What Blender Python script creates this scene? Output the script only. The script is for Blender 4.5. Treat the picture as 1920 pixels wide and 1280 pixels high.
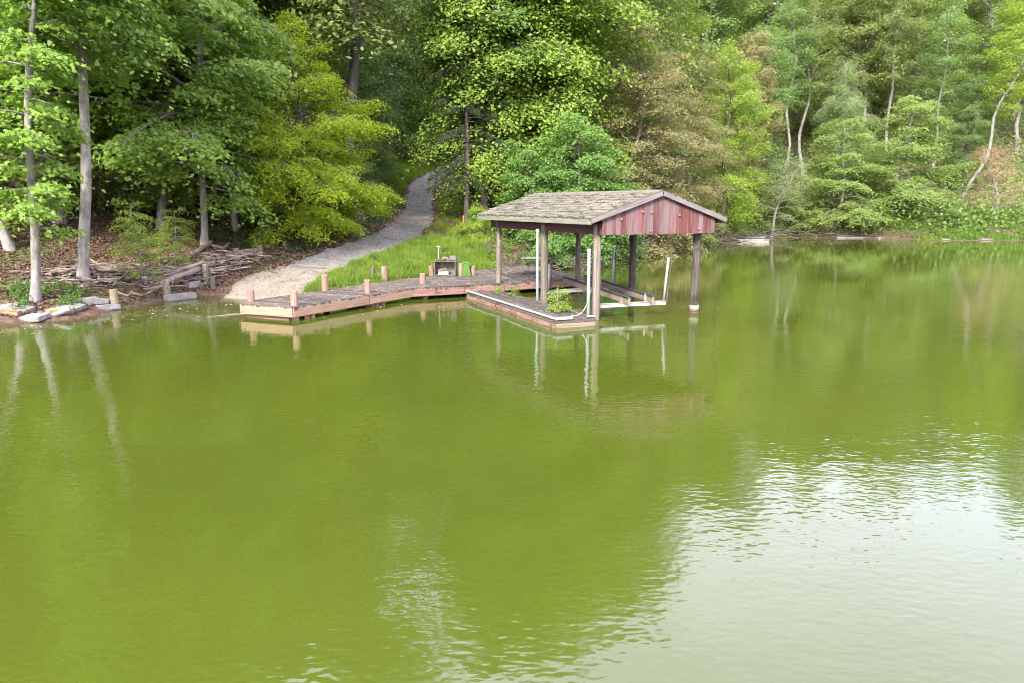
import bpy, bmesh, math, random
import numpy as np
from mathutils import Vector, Matrix
R = math.radians
scene = bpy.context.scene
col = scene.collection
for o in list(bpy.data.objects):
    bpy.data.objects.remove(o)

# ------------------------------------------------------------------ camera
CAM_H = 3.9
cd = bpy.data.cameras.new('camera')
cam = bpy.data.objects.new('camera', cd); col.objects.link(cam)
cd.sensor_width = 36.0
cd.lens = 36.0 * 1300.0 / 1920.0
cd.clip_start = 0.1; cd.clip_end = 3000.0
cam.location = (0, 0, CAM_H)
cam.rotation_euler = (R(90 - 11.225), 0, 0)
scene.camera = cam

# ------------------------------------------------------------------ sky and sun
SUN_EL, SUN_AZ = 38.0, 200.0          # degrees; azimuth clockwise from +Y (behind the camera)
w = bpy.data.worlds.new('World'); scene.world = w; w.use_nodes = True
nt = w.node_tree; nt.nodes.clear()
sky = nt.nodes.new('ShaderNodeTexSky'); sky.sky_type = 'NISHITA'; sky.sun_disc = False
sky.sun_elevation = R(SUN_EL); sky.sun_rotation = R(SUN_AZ)
sky.air_density = 1.0; sky.dust_density = 3.0; sky.ozone_density = 1.0
tc = nt.nodes.new('ShaderNodeTexCoord')
mpn = nt.nodes.new('ShaderNodeMapping'); mpn.inputs['Scale'].default_value = (1.0, 1.0, 2.2)
cn = nt.nodes.new('ShaderNodeTexNoise'); cn.inputs['Scale'].default_value = 2.2
cn.inputs['Detail'].default_value = 5.0; cn.inputs['Roughness'].default_value = 0.55
cr = nt.nodes.new('ShaderNodeValToRGB')
cr.color_ramp.elements[0].position = 0.25; cr.color_ramp.elements[0].color = (8.7, 8.5, 11.1, 1)
cr.color_ramp.elements[1].position = 0.75; cr.color_ramp.elements[1].color = (11.4, 11.1, 13.7, 1)
mx = nt.nodes.new('ShaderNodeMixRGB'); mx.inputs[0].default_value = 0.78
bg = nt.nodes.new('ShaderNodeBackground'); bg.inputs['Strength'].default_value = 0.12
wo = nt.nodes.new('ShaderNodeOutputWorld')
L = nt.links.new
L(tc.outputs['Generated'], mpn.inputs['Vector']); L(mpn.outputs['Vector'], cn.inputs['Vector'])
L(cn.outputs['Fac'], cr.inputs['Fac']); L(sky.outputs['Color'], mx.inputs[1]); L(cr.outputs['Color'], mx.inputs[2])
L(mx.outputs['Color'], bg.inputs['Color']); L(bg.outputs['Background'], wo.inputs['Surface'])
sd = bpy.data.lights.new('sun', 'SUN'); sd.energy = 3.3; sd.angle = R(12); sd.color = (1.0, 0.95, 0.86)
sun = bpy.data.objects.new('sun', sd); col.objects.link(sun)
sdir = Vector((math.sin(R(SUN_AZ)) * math.cos(R(SUN_EL)), math.cos(R(SUN_AZ)) * math.cos(R(SUN_EL)), math.sin(R(SUN_EL))))
sun.rotation_euler = sdir.to_track_quat('Z', 'Y').to_euler()
sun.location = sdir * 100

scene.view_settings.view_transform = 'Standard'
scene.view_settings.look = 'None'
scene.view_settings.gamma = 1.0
scene.view_settings.use_curve_mapping = False
scene.view_settings.exposure = 2.2
scene.render.engine = 'CYCLES'
cy = scene.cycles
cy.max_bounces = 6; cy.diffuse_bounces = 4; cy.glossy_bounces = 3; cy.transmission_bounces = 3
cy.transparent_max_bounces = 6; cy.caustics_reflective = False; cy.caustics_refractive = False
cy.use_denoising = True; cy.filter_width = 1.1; cy.use_adaptive_sampling = True; cy.adaptive_threshold = .03

# ------------------------------------------------------------------ materials
def new_mat(name):
    m = bpy.data.materials.new(name); m.use_nodes = True
    n = m.node_tree; n.nodes.clear()
    return m, n, n.nodes.new('ShaderNodeOutputMaterial')

def coords(n, stretch=(1, 1, 1), rnd=0.0):
    t = n.nodes.new('ShaderNodeTexCoord'); mp = n.nodes.new('ShaderNodeMapping')
    mp.inputs['Scale'].default_value = stretch
    n.links.new(t.outputs['Object'], mp.inputs['Vector'])
    if rnd:
        oi = n.nodes.new('ShaderNodeObjectInfo'); mu = n.nodes.new('ShaderNodeMath'); mu.operation = 'MULTIPLY'
        mu.inputs[1].default_value = rnd
        n.links.new(oi.outputs['Random'], mu.inputs[0]); n.links.new(mu.outputs[0], mp.inputs['Location'])
    return mp.outputs['Vector']

def noise(n, vec, scale, detail=4, rough=0.55):
    x = n.nodes.new('ShaderNodeTexNoise'); x.inputs['Scale'].default_value = scale
    x.inputs['Detail'].default_value = detail; x.inputs['Roughness'].default_value = rough
    n.links.new(vec, x.inputs['Vector'])
    return x.outputs['Fac']

def ramp(n, fac, stops):
    r = n.nodes.new('ShaderNodeValToRGB')
    e = r.color_ramp.elements
    while len(e) < len(stops): e.new(0.5)
    for q, (p, c) in zip(e, stops):
        q.position = p; q.color = (c[0], c[1], c[2], 1) if not isinstance(c, (int, float)) else (c, c, c, 1)
    n.links.new(fac, r.inputs['Fac'])
    return r.outputs['Color']

def mixc(n, fac, a, b, mode='MIX'):
    x = n.nodes.new('ShaderNodeMixRGB'); x.blend_type = mode
    for s, v in ((0, fac), (1, a), (2, b)):
        if hasattr(v, 'is_output') or isinstance(v, bpy.types.NodeSocket): n.links.new(v, x.inputs[s])
        elif isinstance(v, (int, float)): x.inputs[s].default_value = v
        else: x.inputs[s].default_value = (v[0], v[1], v[2], 1)
    return x.outputs['Color']

def finish(m, n, out, color, rough=0.8, spec=0.3, bump=None, bstr=0.4, bdist=0.01, metal=0.0):
    b = n.nodes.new('ShaderNodeBsdfPrincipled')
    if isinstance(color, bpy.types.NodeSocket): n.links.new(color, b.inputs['Base Color'])
    else: b.inputs['Base Color'].default_value = (*color, 1)
    b.inputs['Roughness'].default_value = rough; b.inputs['Specular IOR Level'].default_value = spec
    b.inputs['Metallic'].default_value = metal
    if bump is not None:
        bn = n.nodes.new('ShaderNodeBump'); bn.inputs['Strength'].default_value = bstr; bn.inputs['Distance'].default_value = bdist
        n.links.new(bump, bn.inputs['Height']); n.links.new(bn.outputs['Normal'], b.inputs['Normal'])
    n.links.new(b.outputs['BSDF'], out.inputs['Surface'])
    return m

def wood(name, dark, mid, light, grain=(1.2, 22, 22), rough=0.85, rnd=40.0, vary=0.35, stain=None, blotch=1.5, stain_fac=0.5, drip=False):
    dark, mid, light, stain = [None if q is None else tuple(.72 * x for x in q) for q in (dark, mid, light, stain)]
    m, n, out = new_mat(name)
    v = coords(n, grain, rnd); g = noise(n, v, 1.0, 6, 0.65)
    c = ramp(n, g, [(0.30, dark), (0.5, mid), (0.72, light)])
    v2 = coords(n, (1, 1, 1), rnd * 0.7 + 3)
    bl = noise(n, v2, blotch, 5, 0.6)
    if stain is not None:
        c = mixc(n, ramp(n, bl, [(stain_fac, 0.0), (stain_fac + 0.16, 1.0)]), c, stain)
    if drip:   # black mould creeping down from the top edge of the board
        tcd = n.nodes.new('ShaderNodeTexCoord'); sx = n.nodes.new('ShaderNodeSeparateXYZ'); n.links.new(tcd.outputs['Object'], sx.inputs[0])
        dnz = noise(n, coords(n, (5.0, 1.2, 1.2), rnd), 1.0, 5, .7)
        ad = n.nodes.new('ShaderNodeMath'); ad.operation = 'MULTIPLY_ADD'; ad.inputs[1].default_value = .42; n.links.new(dnz, ad.inputs[0]); n.links.new(sx.outputs['Y'], ad.inputs[2])
        c = mixc(n, ramp(n, ad.outputs[0], [(.335, 0.0), (.375, .9)]), c, (.028, .022, .018))
    oi = n.nodes.new('ShaderNodeObjectInfo')
    k = ramp(n, oi.outputs['Random'], [(0.0, 1 - vary), (1.0, 1 + vary)])
    c = mixc(n, 1.0, c, k, 'MULTIPLY')
    return finish(m, n, out, c, rough, 0.25, g, 0.5, 0.01)

M = {}
M['deck'] = wood('weathered_deck_wood', (.038, .030, .025), (.078, .063, .053), (.16, .135, .115), vary=.35, stain=(.27, .225, .195), blotch=4.0, stain_fac=.56)
M['fascia'] = wood('pale_pink_timber', (.20, .118, .077), (.305, .195, .132), (.38, .272, .195), vary=.1, stain=(.24, .145, .11), blotch=2.5, stain_fac=.60, drip=True)
M['fascia_dark'] = wood('mossy_dark_timber', (.13, .07, .055), (.24, .14, .11), (.36, .23, .19), vary=.15, stain=(.06, .045, .035), blotch=5.0, stain_fac=.53, drip=True)
M['pile'] = wood('pile_timber', (.165, .092, .066), (.26, .158, .118), (.335, .24, .19), grain=(14, 14, 1.2), vary=.15, stain=(.25, .17, .14), blotch=3.0, stain_fac=.58)
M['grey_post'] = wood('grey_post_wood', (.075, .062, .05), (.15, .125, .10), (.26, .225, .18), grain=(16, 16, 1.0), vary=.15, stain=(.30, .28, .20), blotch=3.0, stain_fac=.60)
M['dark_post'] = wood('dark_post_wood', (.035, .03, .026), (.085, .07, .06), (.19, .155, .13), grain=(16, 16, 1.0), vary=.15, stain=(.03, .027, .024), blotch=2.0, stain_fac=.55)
M['gable'] = wood('faded_red_boards', (.115, .040, .037), (.215, .088, .082), (.31, .205, .20), grain=(1.0, 30, 30), vary=.32, stain=(.21, .165, .16), blotch=4.0, stain_fac=.56)
M['skirt'] = wood('dark_red_boards', (.05, .02, .02), (.10, .042, .042), (.15, .075, .07), grain=(1.0, 18, 18), vary=.12)
M['shake'] = wood('cedar_shake', (.055, .049, .038), (.122, .11, .085), (.205, .188, .155), grain=(1.5, 24, 8), vary=.25, stain=(.13, .13, .035), blotch=1.6, stain_fac=.56)
M['roof_trim'] = wood('grey_roof_trim', (.11, .105, .085), (.19, .185, .15), (.27, .265, .22), vary=.05, stain=(.16, .18, .10), blotch=6.0, stain_fac=.52)
M['barge'] = wood('barge_board', (.09, .075, .074), (.165, .142, .14), (.245, .215, .212), vary=.05)
M['raw'] = wood('bare_lumber', (.13, .095, .065), (.21, .165, .115), (.28, .235, .175), vary=.12)
M['log'] = wood('old_log', (.10, .07, .05), (.20, .155, .12), (.34, .28, .22), grain=(1.2, 14, 14), vary=.3, stain=(.09, .065, .05), blotch=3.0, stain_fac=.55)
M['bark'] = wood('pale_grey_bark', (.13, .115, .103), (.24, .215, .195), (.37, .34, .315), grain=(9, 9, 2.0), vary=.12, stain=(.13, .12, .10), blotch=2.0, stain_fac=.55)
M['bark_dark'] = wood('dark_bark', (.05, .042, .035), (.105, .09, .075), (.19, .165, .145), grain=(11, 11, 1.6), vary=.2)
M['bark_mid'] = wood('grey_brown_bark', (.11, .095, .08), (.20, .175, .15), (.33, .30, .265), grain=(9, 9, 1.6), vary=.2)
M['concrete'] = wood('weathered_concrete', (.14, .13, .12), (.22, .21, .195), (.30, .29, .27), grain=(4, 4, 4), vary=.12, stain=(.12, .105, .08), blotch=3.5, stain_fac=.57)
M['sandstone'] = wood('ochre_stone', (.17, .12, .06), (.26, .19, .10), (.34, .28, .18), grain=(5, 5, 5), vary=.15)

def plain(name, c, rough=0.5, spec=0.4, metal=0.0, var=0.12, sc=8.0):
    c = tuple(.78 * x for x in c)
    m, n, out = new_mat(name)
    g = noise(n, coords(n, (1, 1, 1), 20.0), sc, 5, .6)
    cc = ramp(n, g, [(0.3, [x * (1 - var) for x in c]), (0.7, [x * (1 + var) for x in c])])
    return finish(m, n, out, cc, rough, spec, g, .15, .004, metal)
m, n, out = new_mat('faded_red_gable')
g = noise(n, coords(n, (.9, 34, 34), 40.0), 1.0, 6, .7); g2 = noise(n, coords(n, (.5, 7, 7), 23.0), 1.0, 5, .65); g3 = noise(n, coords(n, (2.2, 3, 3), 11.0), 1.0, 4, .6)
c = ramp(n, g, [(.3, (.052, .019, .018)), (.5, (.105, .036, .033)), (.7, (.155, .082, .078))])
oi = n.nodes.new('ShaderNodeObjectInfo')
mu = n.nodes.new('ShaderNodeMath'); mu.operation = 'MULTIPLY_ADD'; mu.inputs[1].default_value = .26; n.links.new(oi.outputs['Random'], mu.inputs[0]); n.links.new(g2, mu.inputs[2])
c = mixc(n, ramp(n, mu.outputs[0], [(.54, 0.0), (.76, .75)]), c, (.145, .115, .115))
c = mixc(n, ramp(n, g3, [(.60, 0.0), (.70, .7)]), c, (.045, .026, .026))
c = mixc(n, 1.0, c, ramp(n, oi.outputs['Random'], [(0.0, .66), (.4, 1.02), (.7, .76), (1.0, .98)]), 'MULTIPLY')
M['gable'] = finish(m, n, out, c, .85, .2, g, .5, .01)
M['pvc'] = plain('grey_plastic_pipe', (.19, .22, .25), .45)
M['white'] = plain('dirty_white_plastic', (.33, .325, .305), .5, var=.2)
M['white_cap'] = plain('white_plastic_cap', (.75, .75, .74), .4)
M['galv'] = plain('painted_lift_steel', (.34, .325, .28), .5, var=.25, sc=5)
M['carpet'] = plain('dark_bunk_carpet', (.045, .045, .055), .95, .1, var=.4, sc=20)
M['iron'] = plain('black_iron', (.035, .033, .032), .5, .4)
M['rust'] = plain('rusty_chain', (.14, .075, .05), .7, .3, var=.4)
M['glass_top'] = plain('frosted_glass_table_top', (.34, .40, .37), .15, .6)
M['towel'] = plain('green_cloth', (.09, .17, .045), .95, .1)
M['blue_tub'] = plain('pale_blue_plastic', (.30, .42, .55), .5)
M['rope'] = plain('pale_rope', (.50, .47, .42), .9)
M['orange'] = plain('faded_orange_paint', (.50, .20, .09), .7)
M['knot'] = plain('tan_wood_plug', (.17, .115, .06), .8, var=.3, sc=30)
M['stone'] = plain('shore_stone', (.24, .22, .19), .9, .2, var=.35, sc=4)
M['wall_white'] = plain('white_house_siding', (.62, .65, .68), .7)
M['roof_grey'] = plain('grey_house_roof', (.14, .14, .15), .8)
M['hull'] = plain('cream_boat_hull', (.36, .34, .28), .5, var=.15)
M['glass'] = plain('dark_window_glass', (.03, .04, .05), .1, .8)

def leaf_mat(name, trans=0.46, lo=(.74, .80, .72), hi=(1.28, 1.18, .9)):
    m, n, out = new_mat(name)
    oi = n.nodes.new('ShaderNodeObjectInfo')
    at = n.nodes.new('ShaderNodeAttribute'); at.attribute_name = 'tint'
    k = ramp(n, at.outputs['Fac'], [(0.0, lo), (0.5, (1, 1, 1)), (1.0, hi)])
    c = mixc(n, 1.0, oi.outputs['Color'], k, 'MULTIPLY')
    p = n.nodes.new('ShaderNodeBsdfPrincipled'); p.inputs['Roughness'].default_value = .55
    p.inputs['Specular IOR Level'].default_value = .22
    n.links.new(c, p.inputs['Base Color'])
    t = n.nodes.new('ShaderNodeBsdfTranslucent')
    c2 = mixc(n, 1.0, c, (1.3, 1.4, .9), 'MULTIPLY'); n.links.new(c2, t.inputs['Color'])
    ms = n.nodes.new('ShaderNodeMixShader'); ms.inputs[0].default_value = trans
    n.links.new(p.outputs['BSDF'], ms.inputs[1]); n.links.new(t.outputs['BSDF'], ms.inputs[2])
    n.links.new(ms.outputs['Shader'], out.inputs['Surface'])
    return m
M['leaf'] = leaf_mat('tree_leaf')
M['needle'] = leaf_mat('pine_needle', .12)
M['grass'] = leaf_mat('grass_blade', .35, (.7, .75, .7), (1.6, 1.25, 1.0))
M['litter'] = leaf_mat('fallen_leaf', .05, (.45, .42, .4), (1.7, 1.65, 1.6))

# ------------------------------------------------------------------ mesh helpers
def tag(o, label=None, cat=None, group=None, kind=None):
    if label: o['label'] = label
    if cat: o['category'] = cat
    if group: o['group'] = group
    if kind: o['kind'] = kind
    return o

def empty(name, loc, label=None, cat=None, group=None):
    o = bpy.data.objects.new(name, None); col.objects.link(o)
    o.location = loc; o.empty_display_size = .2
    return tag(o, label, cat, group)

def wloc(o):
    v = Vector((0, 0, 0))
    while o is not None:
        v = v + Vector(o.location); o = o.parent
    return v

class MB:
    """collects shapes given in world coordinates; build() links them as one mesh object"""
    def __init__(s): s.v = []; s.f = []
    def add(s, vs, fs):
        k = len(s.v); s.v += [tuple(x) for x in vs]; s.f += [tuple(i + k for i in f) for f in fs]; return s
    def box(s, c, size, X=(1, 0, 0), Z=(0, 0, 1), bev=0.0):
        X = Vector(X).normalized(); Z = Vector(Z); Y = Z.cross(X).normalized(); Z = X.cross(Y); c = Vector(c)
        hx, hy, hz = size[0] / 2, size[1] / 2, size[2] / 2
        vs = [c + X * a * hx + Y * b * hy + Z * d * hz for d in (-1, 1) for b in (-1, 1) for a in (-1, 1)]
        return s.add(vs, [(0, 2, 3, 1), (4, 5, 7, 6), (0, 1, 5, 4), (2, 6, 7, 3), (0, 4, 6, 2), (1, 3, 7, 5)])
    def tube(s, pts, rad, n=8, caps=True):
        pts = [Vector(p) for p in pts]
        if isinstance(rad, (int, float)): rad = [rad] * len(pts)
        k0 = len(s.v); fs = []; vs = []
        ref = None
        for i, p in enumerate(pts):
            d = (pts[min(i + 1, len(pts) - 1)] - pts[max(i - 1, 0)]).normalized()
            if ref is None:
                ref = Vector((1, 0, 0)) if abs(d.x) < .8 else Vector((0, 1, 0))
            a = (ref - d * ref.dot(d)).normalized(); b = d.cross(a); ref = a
            vs += [p + (a * math.cos(2 * math.pi * j / n) + b * math.sin(2 * math.pi * j / n)) * rad[i] for j in range(n)]
        for i in range(len(pts) - 1):
            for j in range(n):
                q = (j + 1) % n
                fs.append((i * n + j, i * n + q, (i + 1) * n + q, (i + 1) * n + j))
        if caps:
            fs.append(tuple(range(n - 1, -1, -1))); e = (len(pts) - 1) * n; fs.append(tuple(e + j for j in range(n)))
        return s.add(vs, fs)
    def prism(s, poly, d):
        """poly: world points (planar), extruded by vector d"""
        n = len(poly); d = Vector(d); vs = [Vector(p) for p in poly] + [Vector(p) + d for p in poly]
        fs = [tuple(range(n - 1, -1, -1)), tuple(range(n, 2 * n))] + [(i, (i + 1) % n, n + (i + 1) % n, n + i) for i in range(n)]
        return s.add(vs, fs)
    def build(s, name, mat, parent=None, smooth=False, origin=None):
        me = bpy.data.meshes.new(name)
        off = wloc(parent) if parent is not None else (Vector(origin) if origin is not None else Vector((0, 0, 0)))
        me.from_pydata([Vector(x) - off for x in s.v], [], s.f); me.validate(); me.update()
        me.materials.append(mat)
        if smooth: me.polygons.foreach_set('use_smooth', [True] * len(me.polygons))
        o = bpy.data.objects.new(name, me); col.objects.link(o)
        if parent is not None: o.parent = parent
        elif origin is not None: o.location = origin
        return o

def board(name, p0, p1, wid, th, mat, parent, up=(0, 0, 1), poly=None, jit=0.0, rng=random):
    """a board whose own x axis runs along its length so the grain follows it"""
    p0 = Vector(p0); p1 = Vector(p1); d = p1 - p0; Ln = d.length; X = d.normalized(); Z = Vector(up)
    Y = Z.cross(X).normalized(); Z = X.cross(Y)
    h = wid / 2; t = th / 2; b = min(.008, th * .25, wid * .1)
    sec = [(-h + b, -t), (h - b, -t), (h, -t + b), (h, t - b), (h - b, t), (-h + b, t), (-h, t - b), (-h, -t + b)]
    nx = max(1, min(6, int(Ln / .7))); vs = []; fs = []
    for i in range(nx + 1):
        x = Ln * i / nx; dz = rng.uniform(-jit, jit) if jit else 0
        vs += [(x, a, c + dz) for a, c in sec]
    for i in range(nx):
        for j in range(8):
            q = (j + 1) % 8; fs.append((i * 8 + j, i * 8 + q, i * 8 + 8 + q, i * 8 + 8 + j))
    fs += [tuple(range(7, -1, -1)), tuple(nx * 8 + j for j in range(8))]
    return local_obj(name, vs, fs, mat, parent, X, Y, Z, p0)

def local_obj(name, vs, fs, mat, parent, X, Y, Z, p0, me=None):
    if me is None:
        me = bpy.data.meshes.new(name); me.from_pydata(vs, [], fs); me.update(); me.materials.append(mat)
    o = bpy.data.objects.new(name, me); col.objects.link(o)
    mt = Matrix((X, Y, Z)).transposed().to_4x4(); mt.translation = Vector(p0)
    if parent is not None:
        pm = Matrix.Identity(4); q = parent
        while q is not None: pm = q.matrix_basis @ pm; q = q.parent
        mt = pm.inverted() @ mt; o.parent = parent
    o.matrix_basis = mt
    return o

def clip(poly, p, nrm):
    out = []
    for i in range(len(poly)):
        a, b = poly[i], poly[(i + 1) % len(poly)]
        da = (a[0] - p[0]) * nrm[0] + (a[1] - p[1]) * nrm[1]; db = (b[0] - p[0]) * nrm[0] + (b[1] - p[1]) * nrm[1]
        if da >= 0: out.append(a)
        if (da > 0 > db) or (da < 0 < db):
            t = da / (da - db); out.append((a[0] + (b[0] - a[0]) * t, a[1] + (b[1] - a[1]) * t))
    return out

# ------------------------------------------------------------------ terrain
CP = [  # x, y, z
 # left bank
 (-16.9,22.5,0),(-15,23.4,0.02),(-14.95,25.9,0.05),(-14.3,27.8,0.02),(-13.6,30.0,0.02),(-12.3,29.4,0.0),(-11.3,28.75,0.0),(-10.2,28.5,0.0),
 (-24,18.5,0),(-34,12,0),(-55,2,0),(-100,-12,0),(-200,-30,0),
 (-16.8,24.4,.5),(-15.9,26.6,.7),(-15.2,28.6,.6),(-21.3,30,1.9),(-23.8,38,3.8),(-34,48,5.9),(-15.9,36,1.95),(-15.2,38,2.3),(-21,41,3.5),(-29,50,6),(-15.5,44,3.4),
 (-18,58,6.1),(-15,70,7.8),(-13.6,33,1.2),(-13.2,30.8,.5),(-12.8,35,1.3),(-12.3,40,2.4),(-14,50,4.4),(-26,26,1.8),(-36,24,4),(-60,30,10),(-120,50,26),(-200,40,35),
 # path
 (-9.92,31,.55),(-9.53,34.5,.91),(-8.51,38.6,1.18),(-7.33,43.5,1.62),(-7.14,50,2.19),(-7.73,58,2.95),(-8.66,66,4.0),(-9.27,73,5.3),(-9.41,81,6.46),(-8.48,90,7.99),(-8.04,97,9.16),(-2,106,10.5),
 (-10.4,29.6,.22),(-9.6,29.2,.14),
 # dock side and meadow
 (-8.2,27.2,-.05),(-8.3,28.6,.25),(-6.2,30.6,.36),(-4.3,33.3,.42),(-2.4,36,.44),(-6.5,33,.7),(-4.5,36,.95),(-3.2,39,1.2),(-5,43,1.6),(-2.0,41.5,1.55),(-.6,40,.95),
 (-3.2,52,2.5),(-2,58,3.7),(-3.5,47,2.05),(0.6,43.5,1.1),(-.2,38.6,.25),(1.0,41.0,.0),(4.2,42.6,0),(2,46,1.6),(5,47,1.2),(1.5,56,3.6),(2,70,6.2),(-3,75,6.8),(-2.5,90,9.2),
 # behind the boathouse to the far bank
 (6.8,47.5,0),(9.8,53.2,0),(14.5,60,0),(19.4,67,0),(25,74.6,0),(30.4,81.6,0),(39,80.8,0),(45,75.2,0),(54.5,75,0),(75,76,0),(120,66,0),(200,40,0),(400,0,0),
 (9,57,2.0),(9,68,4.5),(14,70,3.2),(18,80,4.5),(25,86,3.2),(30,90,3.0),(40,86,2.2),(46,82,1.6),(55,82,1.8),(45,95,5),(60,100,7),(36,110,11),(56,130,23),(90,100,10),(150,110,20),
 # hills
 (-150,120,38),(-60,110,21),(-30,110,17),(0,130,21),(20,120,17),(-40,160,30),(0,180,30),(50,180,32),(110,180,34),(-120,220,50),(0,260,52),(100,260,54),(220,220,50),(-250,300,75),(0,400,80),(250,400,85),(-500,200,80),(600,200,80),(0,700,110),(-500,700,110),(600,700,110),
 # lake bed
 (-8,24,-.8),(-7.2,22,-1.3),(-4.2,27.4,-.9),(-4,30.4,-.25),(0,29.5,-1),(1.4,35.5,-.6),(3.4,31,-1.2),(4.5,38,-1.2),(1.4,21,-1.8),(3,23,-1.8),(6.5,24.5,-2),(5,29,-1.6),(-12.4,27.2,-.5),(-11,27,-.55),(-13.6,25,-.6),(-10.3,26.5,-.5),(-15,21.5,-.9),
 (-16,18,-1.6),(-8,18,-2),(0,18,-2.2),(10,30,-2.2),(12,45,-1.8),(22,60,-1.8),(33,70,-1.8),(45,66,-1.8),(60,64,-2),(-25,8,-2),(0,5,-3),(25,30,-3),(40,45,-3),(80,40,-3),(-60,-40,-3),(0,-60,-4),(60,-20,-4),(200,-20,-4),(0,-300,-5),(-400,-200,-5),(400,-200,-5),
]
CPa = np.array(CP, float)
_c2 = 1.2 ** 2
def _phi(a, b): return np.sqrt(((a[:, None, :] - b[None, :, :]) ** 2).sum(-1) + _c2)
_A = _phi(CPa[:, :2], CPa[:, :2]) + np.eye(len(CPa)) * -0.15
_W = np.linalg.solve(_A, CPa[:, 2])
def H_arr(xy):
    xy = np.asarray(xy, float); out = np.empty(len(xy))
    for i in range(0, len(xy), 20000):
        out[i:i + 20000] = _phi(xy[i:i + 20000], CPa[:, :2]) @ _W
    x, y = xy[:, 0], xy[:, 1]
    land = np.clip(out * 1.5, 0, 1)
    out = out + land * (.05 * np.sin(1.9 * x + 1.3 * y) * np.sin(1.1 * y - .7 * x) + .03 * np.sin(4.1 * x - 2.3 * y) * np.sin(3.3 * y + 1.7 * x))
    return out
def H(x, y): return float(H_arr([(x, y)])[0])

def axis(segs):
    a = []
    for s, e, st in segs: a += list(np.arange(s, e, st))
    a.append(segs[-1][1]); return np.array(a)
def grid_mesh(name, xs, ys, zf, mat):
    X, Y = np.meshgrid(xs, ys); xy = np.stack([X.ravel(), Y.ravel()], 1); z = zf(xy)
    nx, ny = len(xs), len(ys); V = np.column_stack([xy, z])
    i = np.arange(nx - 1)[None, :] + nx * np.arange(ny - 1)[:, None]; i = i.ravel()
    return np_mesh(name, V, np.stack([i, i + 1, i + 1 + nx, i + nx], 1), mat, smooth=True)
def np_mesh(name, V, F, mat, smooth=False, tint=None):
    """V (n,3), F (m,k) all faces with k corners"""
    me = bpy.data.meshes.new(name); m, k = F.shape
    me.vertices.add(len(V)); me.vertices.foreach_set('co', np.ascontiguousarray(V, np.float32).ravel())
    me.loops.add(m * k); me.loops.foreach_set('vertex_index', np.ascontiguousarray(F, np.int32).ravel())
    me.polygons.add(m); me.polygons.foreach_set('loop_start', np.arange(0, m * k, k, dtype=np.int32))
    try: me.polygons.foreach_set('loop_total', np.full(m, k, np.int32))
    except Exception: pass
    if smooth: me.polygons.foreach_set('use_smooth', np.ones(m, bool))
    me.update(calc_edges=True)
    if tint is not None:
        a = me.attributes.new('tint', 'FLOAT', 'FACE'); a.data.foreach_set('value', np.ascontiguousarray(tint, np.float32))
    me.materials.append(mat)
    return me
def link(name, me, parent=None, loc=(0, 0, 0)):
    o = bpy.data.objects.new(name, me); col.objects.link(o); o.location = loc
    if parent is not None: o.parent = parent
    return o

# ground material: damp leaf mould, earth and moss by patch
m, n, out = new_mat('woodland_floor')
v = coords(n)
a = noise(n, v, 6.0, 8, .7); b = noise(n, v, .35, 4, .5); c3 = noise(n, v, 1.3, 5, .6)
base = ramp(n, a, [(.3, (.03, .019, .014)), (.5, (.068, .044, .032)), (.7, (.125, .086, .063))])
moss = ramp(n, a, [(.3, (.03, .045, .012)), (.7, (.09, .12, .03))])
cc = mixc(n, ramp(n, b, [(.50, 0.0), (.62, .8)]), base, moss)
cc = mixc(n, ramp(n, c3, [(.56, 0.0), (.66, .6)]), cc, (.14, .085, .05))
M['ground'] = finish(m, n, out, cc, .95, .1, a, .8, .05)
xs = axis([(-700, -120, 40), (-120, -40, 6), (-40, -20, 1.2), (-20, 8, .35), (8, 60, 1.0), (60, 140, 6), (140, 800, 40)])
ys = axis([(-500, 0, 40), (0, 20, 2), (20, 46, .35), (46, 100, .9), (100, 200, 6), (200, 900, 40)])
ground = link('ground', grid_mesh('ground', xs, ys, H_arr, M['ground'])); tag(ground, kind='structure')

# sandy landing between the bank and the dock, as a sheet over the ground
def sheet(name, pts, wid, lift, mat, nx=9, step=.35, rag=.12, seed=1):
    rg = np.random.default_rng(seed); P = np.array(pts, float); Wd = np.array(wid, float)
    seg = np.linalg.norm(np.diff(P, axis=0), axis=1); s = np.concatenate([[0], np.cumsum(seg)])
    t = np.arange(0, s[-1], step); 
    def sm(a):
        q = np.interp(t, s, a); k = max(3, int(1.6 / step)); pad = np.pad(q, k, mode='edge'); return np.convolve(pad, np.ones(2 * k + 1) / (2 * k + 1), 'valid')
    cx, cyy, ww = sm(P[:, 0]), sm(P[:, 1]), sm(Wd)
    dx, dy = np.gradient(cx), np.gradient(cyy); l = np.hypot(dx, dy); nxv, nyv = -dy / l, dx / l
    e = np.linspace(-.5, .5, nx); XY = []
    jl = np.convolve(rg.normal(0, rag, len(t) + 4), np.ones(5) / 5, 'valid'); jr = np.convolve(rg.normal(0, rag, len(t) + 4), np.ones(5) / 5, 'valid')
    for k in range(len(t)):
        o = e * ww[k] + np.where(e < 0, jl[k] * np.abs(e) * 2, jr[k] * np.abs(e) * 2)
        XY.append(np.column_stack([cx[k] + nxv[k] * o, cyy[k] + nyv[k] * o]))
    XY = np.concatenate(XY); z = H_arr(XY)
    edge = np.tile(np.abs(e) * 2, len(t)); z = z + lift - .03 * (edge > .98)
    i = (np.arange(nx - 1)[None, :] + nx * np.arange(len(t) - 1)[:, None]).ravel()
    return link(name, np_mesh(name, np.column_stack([XY, z]), np.stack([i, i + 1, i + 1 + nx, i + nx], 1), mat, smooth=True))
m, n, out = new_mat('grey_gravel'); v = coords(n)
vo = n.nodes.new('ShaderNodeTexVoronoi'); vo.inputs['Scale'].default_value = 14; n.links.new(v, vo.inputs['Vector'])
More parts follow.
